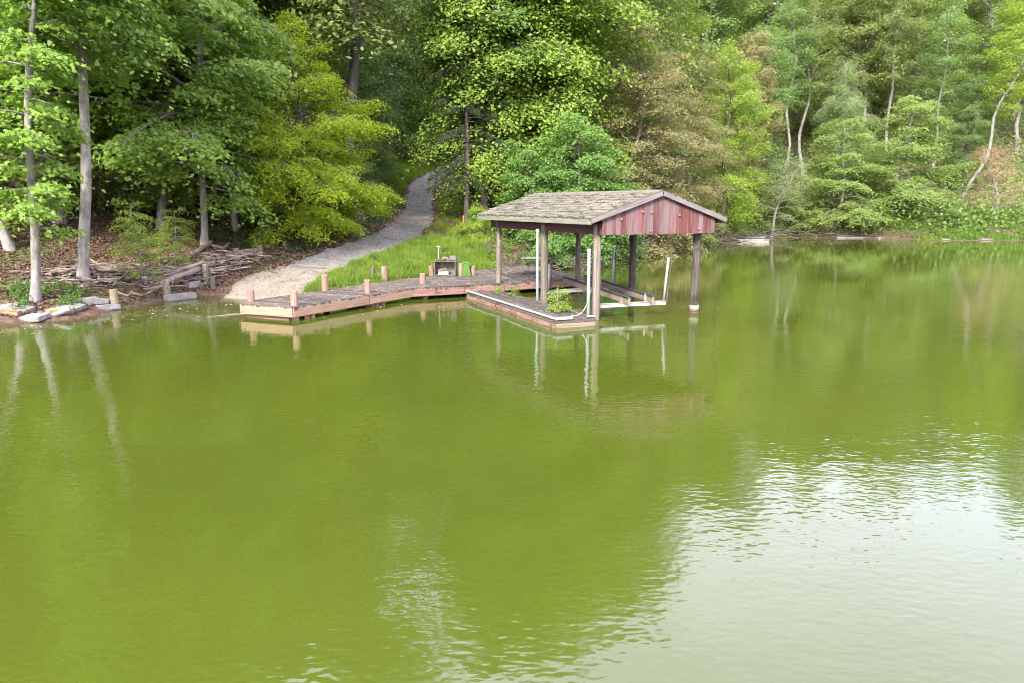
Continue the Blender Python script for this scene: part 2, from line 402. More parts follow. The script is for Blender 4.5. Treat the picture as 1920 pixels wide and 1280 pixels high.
g2 = noise(n, v, .8, 5, .6); g3 = noise(n, v, 20, 3, .6)
cc = ramp(n, vo.outputs['Color'], [(.1, (.072, .068, .06)), (.5, (.15, .143, .128)), (.9, (.245, .232, .21))])
cc = mixc(n, ramp(n, g2, [(.52, 0.0), (.68, .75)]), cc, (.095, .072, .05))
cc = mixc(n, ramp(n, g3, [(.62, 0.0), (.68, .8)]), cc, (.12, .075, .05))
M['gravel'] = finish(m, n, out, cc, .95, .15, vo.outputs['Distance'], .8, .03)
m, n, out = new_mat('pale_sand'); v = coords(n)
g2 = noise(n, v, 1.2, 6, .65); g3 = noise(n, v, 16, 4, .65)
cc = ramp(n, g2, [(.3, (.115, .096, .075)), (.7, (.18, .157, .127))])
cc = mixc(n, ramp(n, g3, [(.66, 0.0), (.72, .6)]), cc, (.12, .08, .055))
M['sand'] = finish(m, n, out, cc, .95, .1, g3, .4, .008)
PATH = [(-9.7,32.9),(-9.53,34.5),(-8.51,38.6),(-7.33,43.5),(-7.14,50),(-7.73,58),(-8.66,66),(-9.27,73),(-9.41,81),(-8.48,90),(-7.6,97),(-2,106)]
path = sheet('gravel_path', PATH, [2.6,2.9,2.7,2.5,2.5,2.7,2.7,2.8,2.8,2.9,3.0,3.0], .075, M['gravel'], rag=.35, seed=3); tag(path, kind='structure')
beach = sheet('sandy_landing', [(-10.9,26.6),(-10.7,28.4),(-10.3,30.2),(-10.1,31.8),(-9.7,33.4),(-9.55,34.4)], [4.0,4.2,4.1,3.7,3.0,2.2], .055, M['sand'], nx=15, rag=.5, seed=5); tag(beach, kind='structure')

# ------------------------------------------------------------------ water
m, n, out = new_mat('green_lake_water')
t = n.nodes.new('ShaderNodeTexCoord')
def wnoise(sx, sy, rot, det, rough=.5):
    mp = n.nodes.new('ShaderNodeMapping'); mp.inputs['Scale'].default_value = (sx, sy, 1); mp.inputs['Rotation'].default_value = (0, 0, R(rot))
    n.links.new(t.outputs['Object'], mp.inputs['Vector']); return noise(n, mp.outputs['Vector'], 1.0, det, rough)
def mth(op, a, b):
    x = n.nodes.new('ShaderNodeMath'); x.operation = op
    for s, q in ((0, a), (1, b)):
        if isinstance(q, (int, float)): x.inputs[s].default_value = q
        else: n.links.new(q, x.inputs[s])
    return x.outputs[0]
r1 = wnoise(5.0, 9.5, 34, 1); r2 = wnoise(7.0, 13.0, -28, 1); r3 = wnoise(.5, 1.1, 10, 2); calm = wnoise(.16, .22, 20, 3)
hgt = mth('ADD', mth('ADD', mth('MULTIPLY', r1, .36), mth('MULTIPLY', r2, .20)), mth('MULTIPLY', r3, 1.0))
amp = ramp(n, calm, [(.36, .22), (.62, 1.0)])
hgt = mth('MULTIPLY', hgt, amp)
sx_ = n.nodes.new('ShaderNodeSeparateXYZ'); n.links.new(t.outputs['Object'], sx_.inputs[0])
mr = n.nodes.new('ShaderNodeMapRange'); mr.inputs['From Min'].default_value = 7; mr.inputs['From Max'].default_value = 46; mr.inputs['To Min'].default_value = 1.35; mr.inputs['To Max'].default_value = .30
n.links.new(sx_.outputs['Y'], mr.inputs['Value'])   # sheltered, calmer water towards the bank
hgt = mth('MULTIPLY', hgt, mr.outputs[0])
at = n.nodes.new('ShaderNodeAttribute'); at.attribute_name = 'depth'
dn = mth('ADD', at.outputs['Fac'], mth('MULTIPLY', mth('SUBTRACT', calm, .5), .2))
alpha = ramp(n, dn, [(.0, .30), (.45, .86), (.9, 1.0)])
murk = wnoise(.12, .2, 35, 4)
wc = ramp(n, murk, [(.3, (.0315, .0435, .0048)), (.7, (.039, .052, .0056))])
wc = mixc(n, ramp(n, dn, [(.05, 1.0), (.75, 0.0)]), wc, (.045, .040, .006))
b = n.nodes.new('ShaderNodeBsdfPrincipled'); n.links.new(wc, b.inputs['Base Color']); n.links.new(alpha, b.inputs['Alpha'])
b.inputs['Roughness'].default_value = .03; b.inputs['IOR'].default_value = 1.333; b.inputs['Specular IOR Level'].default_value = 1.0
bn = n.nodes.new('ShaderNodeBump'); bn.inputs['Strength'].default_value = 1.0; bn.inputs['Distance'].default_value = .011
n.links.new(hgt, bn.inputs['Height']); n.links.new(bn.outputs['Normal'], b.inputs['Normal'])
n.links.new(b.outputs['BSDF'], out.inputs['Surface'])
xw = axis([(-700, -40, 60), (-40, -18, 2), (-18, 4, .4), (4, 60, 1.5), (60, 800, 60)])
yw = axis([(-500, 0, 50), (0, 20, 2), (20, 46, .4), (46, 90, 1.5), (90, 120, 15)])
wme = grid_mesh('lake_water', xw, yw, lambda q: np.zeros(len(q)), m)
Xw, Yw = np.meshgrid(xw, yw); dep = -H_arr(np.stack([Xw.ravel(), Yw.ravel()], 1))
at_ = wme.attributes.new('depth', 'FLOAT', 'POINT'); at_.data.foreach_set('value', np.clip(dep, -.2, 3).astype(np.float32))
lake = link('lake_water', wme); tag(lake, kind='structure')

# ------------------------------------------------------------------ dock
rng = random.Random(7)
DZ = .5
A_=(-9.42,23.89); B_=(-7.36,23.06); C_=(-4.16,28.22); E_=(-.35,29.95); F_=(3.38,31.85); K_=(1.18,39.27); G_=(-2.11,35.64); D_=(-4.12,32.86); D2_=(-6.03,30.16); D3_=(-8.13,26.67); A2_=(-9.1,24.99)
dock = empty('dock', (-4, 29, 0), 'weathered timber dock bending along the grassy shore with short round piles', 'dock')
def deck(quad, d, wid, gap, parent, z, th=.045):
    d = Vector((d[0], d[1])).normalized(); nrm = Vector((-d.y, d.x))
    lo = min(Vector(q).dot(nrm) for q in quad); hi = max(Vector(q).dot(nrm) for q in quad)
    p = lo
    while p < hi - .03:
        w_ = wid * rng.uniform(.93, 1.05)
        poly = clip(clip(quad, nrm * (p + gap / 2), nrm), nrm * (p + w_ - gap / 2), -nrm)
        if len(poly) >= 3:
            xs_ = [Vector(q).dot(d) for q in poly]; x0 = min(xs_); X = Vector((d.x, d.y, 0)); Y = Vector((nrm.x, nrm.y, 0)); Z = Vector((0, 0, 1))
            dz = rng.uniform(-.006, .006); e0, e1 = rng.uniform(-.05, .02), rng.uniform(-.02, .05)
            n_ = len(poly); xm = (min(xs_) + max(xs_)) / 2
            pl = [(Vector(q).dot(d) - x0 + (e0 if Vector(q).dot(d) < xm else e1), Vector(q).dot(nrm) - p) for q in poly]
            cxm = sum(q[0] for q in pl) / n_; cym = sum(q[1] for q in pl) / n_
            pin = [(cxm + (q[0] - cxm) * (1 - .012 / max(.02, abs(q[0] - cxm))), cym + (q[1] - cym) * .88) for q in pl]
            vs = [(a, b, -th) for a, b in pl] + [(a, b, -.008) for a, b in pl] + [(a, b, 0) for a, b in pin]
            fs = [tuple(range(n_ - 1, -1, -1)), tuple(range(2 * n_, 3 * n_))]
            for k in (0, n_):
                fs += [(k + i, k + (i + 1) % n_, k + n_ + (i + 1) % n_, k + n_ + i) for i in range(n_)]
            p0 = d * x0 + nrm * p
            tilt = Matrix.Rotation(rng.uniform(-.012, .012), 3, 'X')
            o = local_obj('plank', vs, fs, M['deck'], parent, X, Y, Z, (p0.x, p0.y, z + dz))
            o.rotation_euler.x += rng.uniform(-.02, .02)
        p += w_
def cross2(a, b): return (b[0] - a[0], b[1] - a[1])
deck([A_, B_, C_, D2_, D3_, A2_], cross2(A_, B_), .145, .016, dock, DZ)
deck([C_, E_, G_, D_, D2_], cross2(C_, E_), .145, .016, dock, DZ + .004)
deck([E_, F_, K_, G_], cross2(K_, F_), .145, .016, dock, DZ + .008)
def fascia(a, b, zt, hgt, mat, parent, name='fascia_board', off=.03, th=.05):
    a = Vector((a[0], a[1])); b = Vector((b[0], b[1])); d = (b - a).normalized(); o_ = Vector((d.y, -d.x)) * off
    zc = zt - hgt / 2
    return board(name, (a.x + o_.x, a.y + o_.y, zc), (b.x + o_.x, b.y + o_.y, zc), hgt, th, mat, parent, up=(o_.x, o_.y, 0))
def seg(a, b, t0, t1): return ((a[0] + (b[0] - a[0]) * t0, a[1] + (b[1] - a[1]) * t0), (a[0] + (b[0] - a[0]) * t1, a[1] + (b[1] - a[1]) * t1))
fascia(A_, B_, .475, .34, M['fascia'], dock)
fascia(*seg(B_, C_, 0, .595), .475, .34, M['fascia'], dock); fascia(*seg(B_, C_, .60, 1), .475, .34, M['fascia'], dock)
fascia(*seg(C_, E_, 0, .56), .478, .33, M['fascia_dark'], dock); fascia(*seg(C_, E_, .565, 1), .478, .33, M['fascia_dark'], dock)
fascia(*seg(E_, F_, 0, .995), .482, .30, M['fascia_dark'], dock, off=-.02)
fascia(F_, K_, .48, .25, M['fascia_dark'], dock)
fascia(A2_, A_, .475, .34, M['fascia'], dock)
# dark drip edge of moss along the top of the fascia
# support beams under the deck and their stub piles
def sub_beam(a, b, z=.06, h=.22, w_=.16): return board('support_beam', (*a, z), (*b, z), w_, h, M['fascia'], dock)
nrmB = Vector((.85, -.527))
sub_beam((-9.25,24.05), (-7.55,23.32)); sub_beam((-9.2, 24.5), (-7.5, 23.75)); sub_beam((-7.0,27.3), (-5.35,26.6)); sub_beam((-4.9, 31.2), (-3.6, 28.7)); sub_beam((-1.7, 34.5), (-.7, 30.2)); sub_beam((1.4,37.8),(2.9,32.2))
def pile(x, y, z0, z1, r, mat, parent, name='pile', seed=0, sides=14):
    rg = random.Random(seed * 13 + 5); k = 5
    lx, ly = rg.uniform(-.02, .02), rg.uniform(-.02, .02)
    pts = [(x + lx * (i / k), y + ly * (i / k), z0 + (z1 - z0 - .02) * i / k) for i in range(k + 1)] + [(x + lx, y + ly, z1)]
    rad = [r * rg.uniform(.96, 1.04) for _ in range(k + 1)] + [r * .86]
    mb = MB(); mb.tube(pts, rad, sides)
    kk = len(mb.v)
    mb.v = [(a + rg.uniform(-.004, .004), b + rg.uniform(-.004, .004), c) for a, b, c in mb.v]
    return mb.build(name, mat, parent, smooth=False)
for i, (x, y, h_) in enumerate([(-9.22,24.3,.42),(-7.38,23.35,.50),(-7.42,27.5,.62),(-5.56,26.62,.52),(-5.72,31.15,.62),(-3.85,29.7,.46)]):
    pile(x, y, -1.6, DZ + h_, .125, M['pile'], dock, seed=i)
for i, (x, y) in enumerate([(-7.12,23.72),(-6.98,23.9),(-5.1,27.0),(-5.25,26.75),(-3.7,29.1),(-.5,30.3),(2.9,32.1),(1.4,38),(-1,34.5)]):
    pile(x, y, -2.2, DZ - .06, .10, M['pile'], dock, seed=20 + i)

# ------------------------------------------------------------------ boathouse
U = Vector((.455, -.89)).normalized(); V_ = Vector((.93, .365)).normalized(); O2 = Vector((2.85, 23.4))
def P(s, t, z): q = O2 + U * s + V_ * t; return Vector((q.x, q.y, z))
U3 = Vector((U.x, U.y, 0)); V3 = Vector((V_.x, V_.y, 0)); UP = Vector((0, 0, 1))
bh = empty('boathouse', (4.0, 27.0, 0), 'open boathouse on round posts with mossy shake roof and faded red gable', 'boathouse')
ZB = 2.88; TA, TB_ = -.1, 4.35; TM = 2.1; TL, TR = -.58, 4.72; S0, S1 = -8.35, .55; ZE, ZR = 3.40, 4.30
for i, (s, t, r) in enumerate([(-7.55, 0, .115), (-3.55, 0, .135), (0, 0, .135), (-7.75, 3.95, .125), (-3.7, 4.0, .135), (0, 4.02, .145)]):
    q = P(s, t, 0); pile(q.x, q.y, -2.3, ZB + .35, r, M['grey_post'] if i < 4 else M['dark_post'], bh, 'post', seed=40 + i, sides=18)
# pale water-stained foot on the outer right post
q = P(0, 4.02, 0); mb = MB(); mb.tube([(q.x, q.y, .06), (q.x, q.y, .30)], [.178, .172], 18); mb.build('water_line_stain', plain('bleached_post_foot', (.19, .185, .14), .9, .1, var=.25, sc=14), bh, smooth=True)
mb = MB(); mb.tube([(q.x, q.y, -.02), (q.x, q.y, .06)], [.182, .180], 18); mb.build('waterline_band', plain('brown_waterline', (.10, .055, .035), .9, .1), bh, smooth=True)
# skirt beams along both sides, plate beams
for t, nm in ((TA + .06, 'skirt_board'), (TB_ - .06, 'skirt_board')):
    board(nm, P(-8.15, t, ZB + .19), P(.40, t, ZB + .19), .38, .06, M['skirt'], bh, up=V3)
board('rear_beam', P(-8.0, TA + .1, ZB + .2), P(-8.0, TB_ - .1, ZB + .2), .30, .10, M['dark_post'], bh, up=U3)
for s in (-7.6, -3.6, 0.05):
    board('cross_beam', P(s, TA + .12, ZB + .42), P(s, TB_ - .12, ZB + .42), .18, .09, M['dark_post'], bh, up=U3)
# gable boards: each upright board cut to the roof line
rf = lambda t: ZE - .05 + (ZR - ZE) * (1 - abs(t - TM) / (TM - TL) if t < TM else 1 - (t - TM) / (TR - TM)) - .03
t = TA; k = 0
while t < TB_ - .02:
    w_ = min(rng.uniform(.14, .215), TB_ - t)
    if TB_ - t - w_ < .06: w_ = TB_ - t
    a, b = t + .002, t + w_ - .004
    z0 = ZB + rng.uniform(-.008, .008)
    poly = [(0, 0), (0, b - a)]
    if a < TM < b: top = [(rf(b) - z0, b - a), (rf(TM) - z0, TM - a), (rf(a) - z0, 0)]
    else: top = [(rf(b) - z0, b - a), (rf(a) - z0, 0)]
    pl = poly + top; n_ = len(pl); th = .026; dp = rng.uniform(0, .009)
    vs = [(x, y, dp) for x, y in pl] + [(x, y, dp + th) for x, y in pl]
    fs = [tuple(range(n_)), tuple(range(2 * n_ - 1, n_ - 1, -1))] + [((i + 1) % n_, i, n_ + i, n_ + (i + 1) % n_) for i in range(n_)]
    N3 = UP.cross(V3).normalized()
    local_obj('gable_board', vs, fs, M['gable'], bh, UP, V3, UP.cross(V3), P(.45, a, z0))
    t += w_; k += 1
for (t, z) in ((.58, 3.38), (1.38, 3.62), (1.74, 3.60), (1.72, 2.99), (2.85, 3.5), (3.68, 3.03)):
    c = P(.45, t, z); dn_ = -V3.cross(UP).normalized(); dn_ = dn_ if dn_.y < 0 else -dn_
    mb = MB(); mb.tube([c - dn_ * .02, c + dn_ * .045, c + dn_ * .06], [.04, .038, .016], 10); mb.build('wood_plug', M['knot'], bh)
# roof: decking, shakes, trim
def roof_pt(s, f, side, lift=0.0):
    t = TM + (TL - TM) * f if side < 0 else TM + (TR - TM) * f
    return P(s, t, ZR + (ZE - ZR) * f + lift)
for side in (-1, 1):
    a, b, c, d = roof_pt(S0, 0, side), roof_pt(S1, 0, side), roof_pt(S1, 1, side), roof_pt(S0, 1, side)
    mb = MB(); mb.prism([a, b, c, d], (0, 0, -.03)); mb.build('roof_deck', M['raw'], bh)
    for s in np.linspace(S0 + .25, S1 - .35, 12):
        p, q = roof_pt(s, .02, side, -.11), roof_pt(s, .96, side, -.11)
        board('rafter', p, q, .045, .13, M['dark_post'], bh)
NC = 11; slope = (roof_pt(0, 1, -1) - roof_pt(0, 0, -1)); SL = slope.length; xd = slope.normalized()
yd = U3.copy(); yd = (yd - xd * yd.dot(xd)).normalized(); zd = xd.cross(yd); 
if zd.z < 0: yd = -yd; zd = xd.cross(yd)
expo = SL / NC; shake_me = []
for k in range(8):
    rg = random.Random(k); ln = expo * 1.75; vs = []; nx_, ny_ = 1, 4
    for i, x in enumerate((0, ln)):
        for j in range(ny_ + 1):
            y = j / ny_; yy = y * .97 + .015
            vs.append((x + (rg.uniform(-.035, .03) if i else 0), yy, (.012 if i == 0 else .034 + rg.uniform(-.008, .012))))
            vs.append((vs[-1][0], yy, -.004 if i == 0 else .004))
    w2 = (ny_ + 1) * 2; fs = []
    for j in range(ny_):
        a = 2 * j; fs += [(a, w2 + a, w2 + a + 2, a + 2), (a + 1, a + 3, w2 + a + 3, w2 + a + 1), (w2 + a, w2 + a + 1, w2 + a + 3, w2 + a + 2), (a, a + 2, a + 3, a + 1)]
    fs += [(0, 1, w2 + 1, w2), (w2 - 2, 2 * w2 - 2, 2 * w2 - 1, w2 - 1)]
    me = bpy.data.meshes.new('shake'); me.from_pydata(vs, [], fs); me.update(); me.materials.append(M['shake']); shake_me.append(me)
cnt = 0
ylen = S1 - S0
for cidx in range(NC):
    s = S0 + rng.uniform(0, .06)
    while s < S1 - .02:
        w_ = min(rng.uniform(.24, .44), S1 - s)
        if S1 - s - w_ < .1: w_ = S1 - s
        x0 = -.75 * expo + cidx * expo + (0.10 if cidx == 0 else 0) + rng.uniform(-.018, .018)
        f0 = max(0.0, x0 / SL)
        # y axis of a shake points along +yd; start at the end that is lower along yd
        s_start = s if yd.dot(U3) > 0 else s + w_
        p0 = roof_pt(s_start, 0, -1, .006) + xd * x0
        if x0 < 0: p0 = roof_pt(s_start, 0, -1, .004) + xd * .0
        o = local_obj('shake', None, None, None, bh, xd, yd, zd, p0, me=rng.choice(shake_me))
        o.scale = (1, w_, rng.uniform(1.2, 2.2) if rng.random() > .1 else 2.9)
        s += w_; cnt += 1
# far slope: same shakes joined in one part (not seen from the lake)
mb = MB(); slope2 = (roof_pt(0, 1, 1) - roof_pt(0, 0, 1)); SL2 = slope2.length; xd2 = slope2.normalized()
for cidx in range(NC):
    s = S0
    while s < S1 - .02:
        w_ = min(rng.uniform(.24, .44), S1 - s); f0 = max(0, (cidx - .7) / NC); f1 = min(1.02, (cidx + 1) / NC)
        a, b, c, d = roof_pt(s + .005, f0, 1, .012), roof_pt(s + w_ - .005, f0, 1, .012), roof_pt(s + w_ - .005, f1, 1, .04), roof_pt(s + .005, f1, 1, .04)
        mb.prism([a, b, c, d], (0, 0, -.012)); s += w_
o = mb.build('far_slope_shakes', M['shake'], bh); o['kind'] = 'stuff'
mb = MB()
for s in np.arange(S0, S1 - .1, .33):
    for side in (-1, 1):
        a, b, c, d = roof_pt(s, -.0, side, .05), roof_pt(s + .32, 0, side, .055), roof_pt(s + .32, .065, side, .052), roof_pt(s, .065, side, .05)
        mb.prism([a, b, c, d], (0, 0, -.014))
o = mb.build('ridge_cap', M['shake'], bh)
for side in (-1, 1):
    board('eave_fascia', roof_pt(S0 + .01, 1, side, -.10) , roof_pt(S1 - .01, 1, side, -.10), .17, .03, M['roof_trim'], bh, up=V3)
    for s, nm in ((S1 + .012, 'barge_board'), (S0 - .012, 'barge_board')):
        board(nm, roof_pt(s, .01, side, -.075), roof_pt(s, 1.0, side, -.075), .035, .14, M['barge'], bh, up=UP)
# moss tufts on the eave
rg = np.random.default_rng(4); mb = MB()
for k in range(160):
    s = rg.uniform(S0, S1); c = roof_pt(s, rg.uniform(.985, 1.0), -1, rg.uniform(-.01, .04)); r = rg.uniform(.012, .035)
    mb.tube([c + Vector((0, 0, -r)), c, c + Vector((0, 0, r * .7))], [r * .6, r, r * .4], 5)
M['moss'] = plain('roof_moss', (.07, .075, .022), 1.0, .05, var=.5, sc=20)
o = mb.build('eave_moss', M['moss'], bh); o['kind'] = 'stuff'

# ------------------------------------------------------------------ boat lift hung in the slip
lift = empty('boat_lift', (4.0, 26.5, .3), 'boat lift cradle with two dark carpeted bunks hanging under the boathouse roof', 'boat lift')
ZL = .42
cbL, cbR, rbL, rbR = (2.98, 23.72), (5.46, 24.55), (1.50, 27.5), (4.28, 29.1)
for a, b in ((cbL, cbR), (rbL, rbR)):
    o = board('cross_beam', (*a, ZL), (*b, ZL), .10, .13, M['galv'], lift)
    board('beam_flange', (*a, ZL + .07), (*b, ZL + .07), .15, .012, M['galv'], lift)
for a, b in (((2.29, 30.31), (4.02, 23.55)), ((3.27, 30.97), (4.92, 23.95))):
    bk = board('bunk', (*a, ZL + .18), (*b, ZL + .18), .07, .22, M['raw'], lift)
    board('carpet_cover', (*a, ZL + .315), (*b, ZL + .315), .14, .05, M['carpet'], bk)
for x, y in ((3.86, 24.15), (4.75, 24.45), (2.9, 28.2), (3.7, 28.8)):
    board('bunk_bracket', (x, y, ZL + .07), (x, y, ZL + .34), .03, .09, M['galv'], lift, up=V3)
for (x, y), lx, h_ in ((cbR, .11, 1.55), (rbR, .0, 1.62), (rbL, .03, 1.08)):
    mb = MB(); mb.tube([(x - .05, y, ZL + .06), (x - .05 + lx, y, ZL + .06 + h_)], .042, 10); mb.build('guide_pipe', M['white'], lift, smooth=True)
    mb = MB(); mb.tube([(x + .04, y, ZL), (x + .06 + lx * .8, y, ZL + h_ * .8), (x + .10 + lx * .9, y, ZB + .42)], .014, 5); mb.build('lift_cable', M['rust'], lift)
    mb = MB(); 
    for k in range(14):
        z = ZL + .12 + k * .1; mb.tube([(x + .05 + lx * z / 2.2, y, z), (x + .05 + lx * (z + .07) / 2.2, y, z + .07)], .022, 5)
    mb.build('chain', M['iron'], lift)
mb = MB(); mb.tube([(cbL[0], cbL[1], ZL), (cbL[0] + .02, cbL[1], ZB + .42)], .014, 5); mb.build('lift_cable', M['rust'], lift)

# plastic guide poles by the left posts
for (x, y, z0, z1, lab) in ((2.56, 22.98, -1.2, 2.33, 'grey plastic pole with white cap beside front left boathouse post'), (.98, 26.35, -1.2, 2.86, 'tall grey plastic pole beside middle left boathouse post')):
    pp = empty('guide_pole', (x, y, 0), lab, 'pole', 'plastic guide poles')
    mb = MB(); mb.tube([(x, y, z0), (x - .02, y, z1)], .052, 12); mb.build('pipe', M['pvc'], pp, smooth=True)
    mb = MB(); mb.tube([(x - .02, y, z1), (x - .02, y, z1 + .08), (x - .02, y, z1 + .10)], [.062, .062, .045], 12); mb.build('cap', M['white_cap'], pp, smooth=False)

# ------------------------------------------------------------------ low finger pier
pier = empty('finger_pier', (.5, 25, 0), 'low narrow finger pier with white edge strip and weeds under the boathouse eave', 'pier')
PZ = .27; fBL, fFL, fFR, fBR = (-1.85, 28.95), (1.38, 21.78), (2.69, 22.30), (-.46, 29.3)
dP = Vector((fFL[0] - fBL[0], fFL[1] - fBL[1])).normalized()
deck([fBL, fFL, fFR, fBR], (dP.x, dP.y), .15, .014, pier, PZ)
for a, b, mt in ((fBL, fFL, 'fascia_dark'), (fFL, fFR, 'raw'), (fFR, fBR, 'fascia_dark')):
    fascia(a, b, PZ - .035, .10, M['dark_post'], pier, off=.02); fascia(a, b, PZ - .14, .17, M[mt], pier, off=.035, th=.06)
a, b = Vector((*fBL, PZ + .035)), Vector((*fFL, PZ + .035))
nP = Vector((-.91, -.41, 0)) * .03
for t0, t1 in ((0.0, .33), (.34, .66), (.67, 1.0)):
    board('edge_strip', a + (b - a) * t0 + nP, a + (b - a) * t1 + nP, .075, .05, M['white'], pier)
a, b = Vector((*fFL, PZ + .035)), Vector((*fFR, PZ + .035)); board('edge_strip', a + Vector((.02, -.05, 0)), a + (b - a) * .42 + Vector((.0, -.05, 0)), .09, .085, M['white'], pier)
board('edge_strip', a + (b - a) * .8, b + Vector((0, -.02, 0)), .07, .05, M['white'], pier)
for i, q in enumerate(((1.6, 22.1), (2.4, 22.5), (-.6, 27.0), (.6, 27.2))): pile(q[0], q[1], -2, PZ - .05, .09, M['dark_post'], pier, seed=70 + i)
# rope from pole down to the pier
mb = MB(); pts = [Vector((2.6, 22.95, 1.02)) * (1 - t) ** 2 + 2 * t * (1 - t) * Vector((2.45, 22.8, .15)) + t * t * Vector((1.95, 22.45, .30)) for t in np.linspace(0, 1, 12).tolist()]
mb.tube(pts, .012, 5); o = mb.build('mooring_rope', M['rope'], None, origin=(1.95, 22.45, .28)); tag(o, 'thin pale rope looping from the capped grey pole down to the finger pier', 'rope')

# ------------------------------------------------------------------ patio table
tx, ty = .98, 34.3
tb = empty('patio_table', (tx, ty, DZ + .01), 'round glass patio table with curved black iron legs on the dock', 'table')
zt = DZ + .74
mb = MB(); mb.tube([(tx, ty, zt), (tx, ty, zt + .012)], .60, 40); mb.build('table_top', M['glass_top'], tb)
mb = MB(); mb.tube([(tx + .61 * math.cos(a), ty + .61 * math.sin(a), zt + .006) for a in np.linspace(0, 2 * math.pi, 41)], .016, 6, caps=False); mb.build('rim', M['iron'], tb, smooth=True)
for k in range(4):
    a = k * math.pi / 2 + .5; c, s = math.cos(a), math.sin(a)
    prof = [(.52, .73), (.40, .68), (.27, .56), (.21, .42), (.22, .30), (.30, .17), (.42, .06), (.50, .012)]
    mb = MB(); mb.tube([(tx + r * c, ty + r * s, DZ + .012 + z) for r, z in prof], .011, 6); lg = mb.build('leg', M['iron'], tb, smooth=True)
mb = MB(); mb.tube([(tx + .22 * math.cos(a), ty + .22 * math.sin(a), DZ + .38) for a in np.linspace(0, 2 * math.pi, 25)], .009, 6, caps=False); mb.build('brace_ring', M['iron'], tb, smooth=True)

# ------------------------------------------------------------------ open wooden cabinet with clutter
bx0, by0 = -3.15, 33.15
cab = empty('wooden_cabinet', (bx0, by0, DZ + .01), 'open-fronted grey wooden cabinet topped with dead leaves at the dock edge', 'cabinet')
Xc = Vector((.95, -.12, 0)).normalized(); Yc = Vector((.12, .95, 0)).normalized(); c0 = Vector((bx0, by0, DZ + .01))
def cb(name, x, y, z, sx, sy, sz, mat='grey_post', parent=cab):
    return board(name, c0 + Xc * (x - sx / 2) + Yc * y + UP * z, c0 + Xc * (x + sx / 2) + Yc * y + UP * z, sy, sz, M[mat], parent)
cb('top_board', .02, -.13, .70, 1.08, .26, .035); cb('top_board', .02, .14, .70, 1.08, .26, .035); cb('bottom_board', 0, 0, .04, .96, .5, .03)
for x in (-.36, -.12, .12, .36): board('back_board', c0 + Xc * x + Yc * .26 + UP * .02, c0 + Xc * x + Yc * .26 + UP * .68, .23, .022, M['grey_post'], cab, up=Yc)
for x in (-.49, .49):
    for y in (-.13, .13): board('side_board', c0 + Xc * x + Yc * y + UP * .01, c0 + Xc * x + Yc * y + UP * .68, .25, .03, M['grey_post'], cab, up=Xc)
for x, y, h_, lab in ((-.66, -.05, .50, 'left'), (.72, -.12, .58, 'mid'), (1.20, .02, .52, 'right')):
    pass
pile(bx0 - .70, by0 + .05, -1, DZ + .48, .13, M['pile'], dock, seed=81); pile(bx0 + .74, by0 - .15, -1, DZ + .60, .12, M['pile'], dock, seed=82); pile(bx0 + 1.24, by0 + .05, -1, DZ + .47, .14, M['pile'], dock, seed=83)
# things kept in the cabinet
o = board('lidded_box', c0 + Xc * -.33 + Yc * -.08 + UP * .135, c0 + Xc * .0 + Yc * -.08 + UP * .135, .3, .15, M['white'], None); tag(o, 'low white box standing inside the open cabinet', 'box')
o = board('plastic_tub', c0 + Xc * -.02 + Yc * -.12 + UP * .14, c0 + Xc * .16 + Yc * -.12 + UP * .14, .24, .16, M['blue_tub'], None); tag(o, 'small pale blue tub beside the white box in the cabinet', 'tub')
o = board('loose_board', c0 + Xc * -.36 + Yc * -.1 + UP * .26, c0 + Xc * .1 + Yc * -.1 + UP * .35, .2, .06, M['grey_post'], None); tag(o, 'tilted grey board lying across the boxes inside the cabinet', 'board')
# green towel over the pile right of the cabinet
mb = MB(); q = Vector((bx0 + .98, by0 - .28, DZ)); cols = 7
for j in range(cols):
    for i in range(6):
        f = i / 5; x = (j / (cols - 1) - .5) * (.22 + .26 * f); fold = .05 * math.sin(j * 2.1) * (.4 + f)
        mb.v.append(q + Xc * x + Yc * (-.02 + fold - .06 * f) + UP * (.62 * (1 - f) + .015))
mb.f = [(j * 6 + i, (j + 1) * 6 + i, (j + 1) * 6 + i + 1, j * 6 + i + 1) for j in range(cols - 1) for i in range(5)]
k0 = len(mb.v); mb.v += [Vector(p_) + Yc * .02 for p_ in mb.v]; mb.f += [tuple(k0 + i for i in reversed(f)) for f in list(mb.f)]
mb.box(q + UP * .64 + Yc * .08 + Xc * .02, (.34, .28, .05), Xc)
o = mb.build('towel', M['towel'], None, smooth=False, origin=(q.x, q.y, DZ)); tag(o, 'bright green cloth draped down beside the cabinet', 'towel')
# stake and small stuff on top
mb = MB(); mb.tube([(bx0 - .42, by0 + .5, .3), (bx0 - .40, by0 + .52, 1.85)], .02, 8); mb.tube([(bx0 - .50, by0 + .52, 1.87), (bx0 - .30, by0 + .52, 1.87)], .02, 6)
o = mb.build('plastic_stake', M['white'], None, origin=(bx0 - .42, by0 + .5, .3)); tag(o, 'thin pale plastic stake standing behind the wooden cabinet', 'stake')
mb = MB(); mb.box(c0 + Xc * .34 + Yc * .05 + UP * .82, (.3, .22, .20), Xc); mb.box(c0 + Xc * .34 + Yc * .05 + UP * .935, (.26, .18, .03), Xc); o = mb.build('metal_lantern', plain('dull_grey_metal', (.11, .11, .115), .6), None, origin=c0 + UP * .72); tag(o, 'small grey metal box on top of the wooden cabinet', 'box')
mb = MB(); mb.tube([c0 + Xc * (-.2 + .16 * (1 - math.cos(a))) + UP * (.72 + .16 * math.sin(a)) for a in np.linspace(0, math.pi, 9).tolist()], .012, 5); o = mb.build('wire_hoop', M['rope'], None, origin=c0 + UP * .72); tag(o, 'pale wire hoop standing among leaves on the cabinet top', 'hoop')

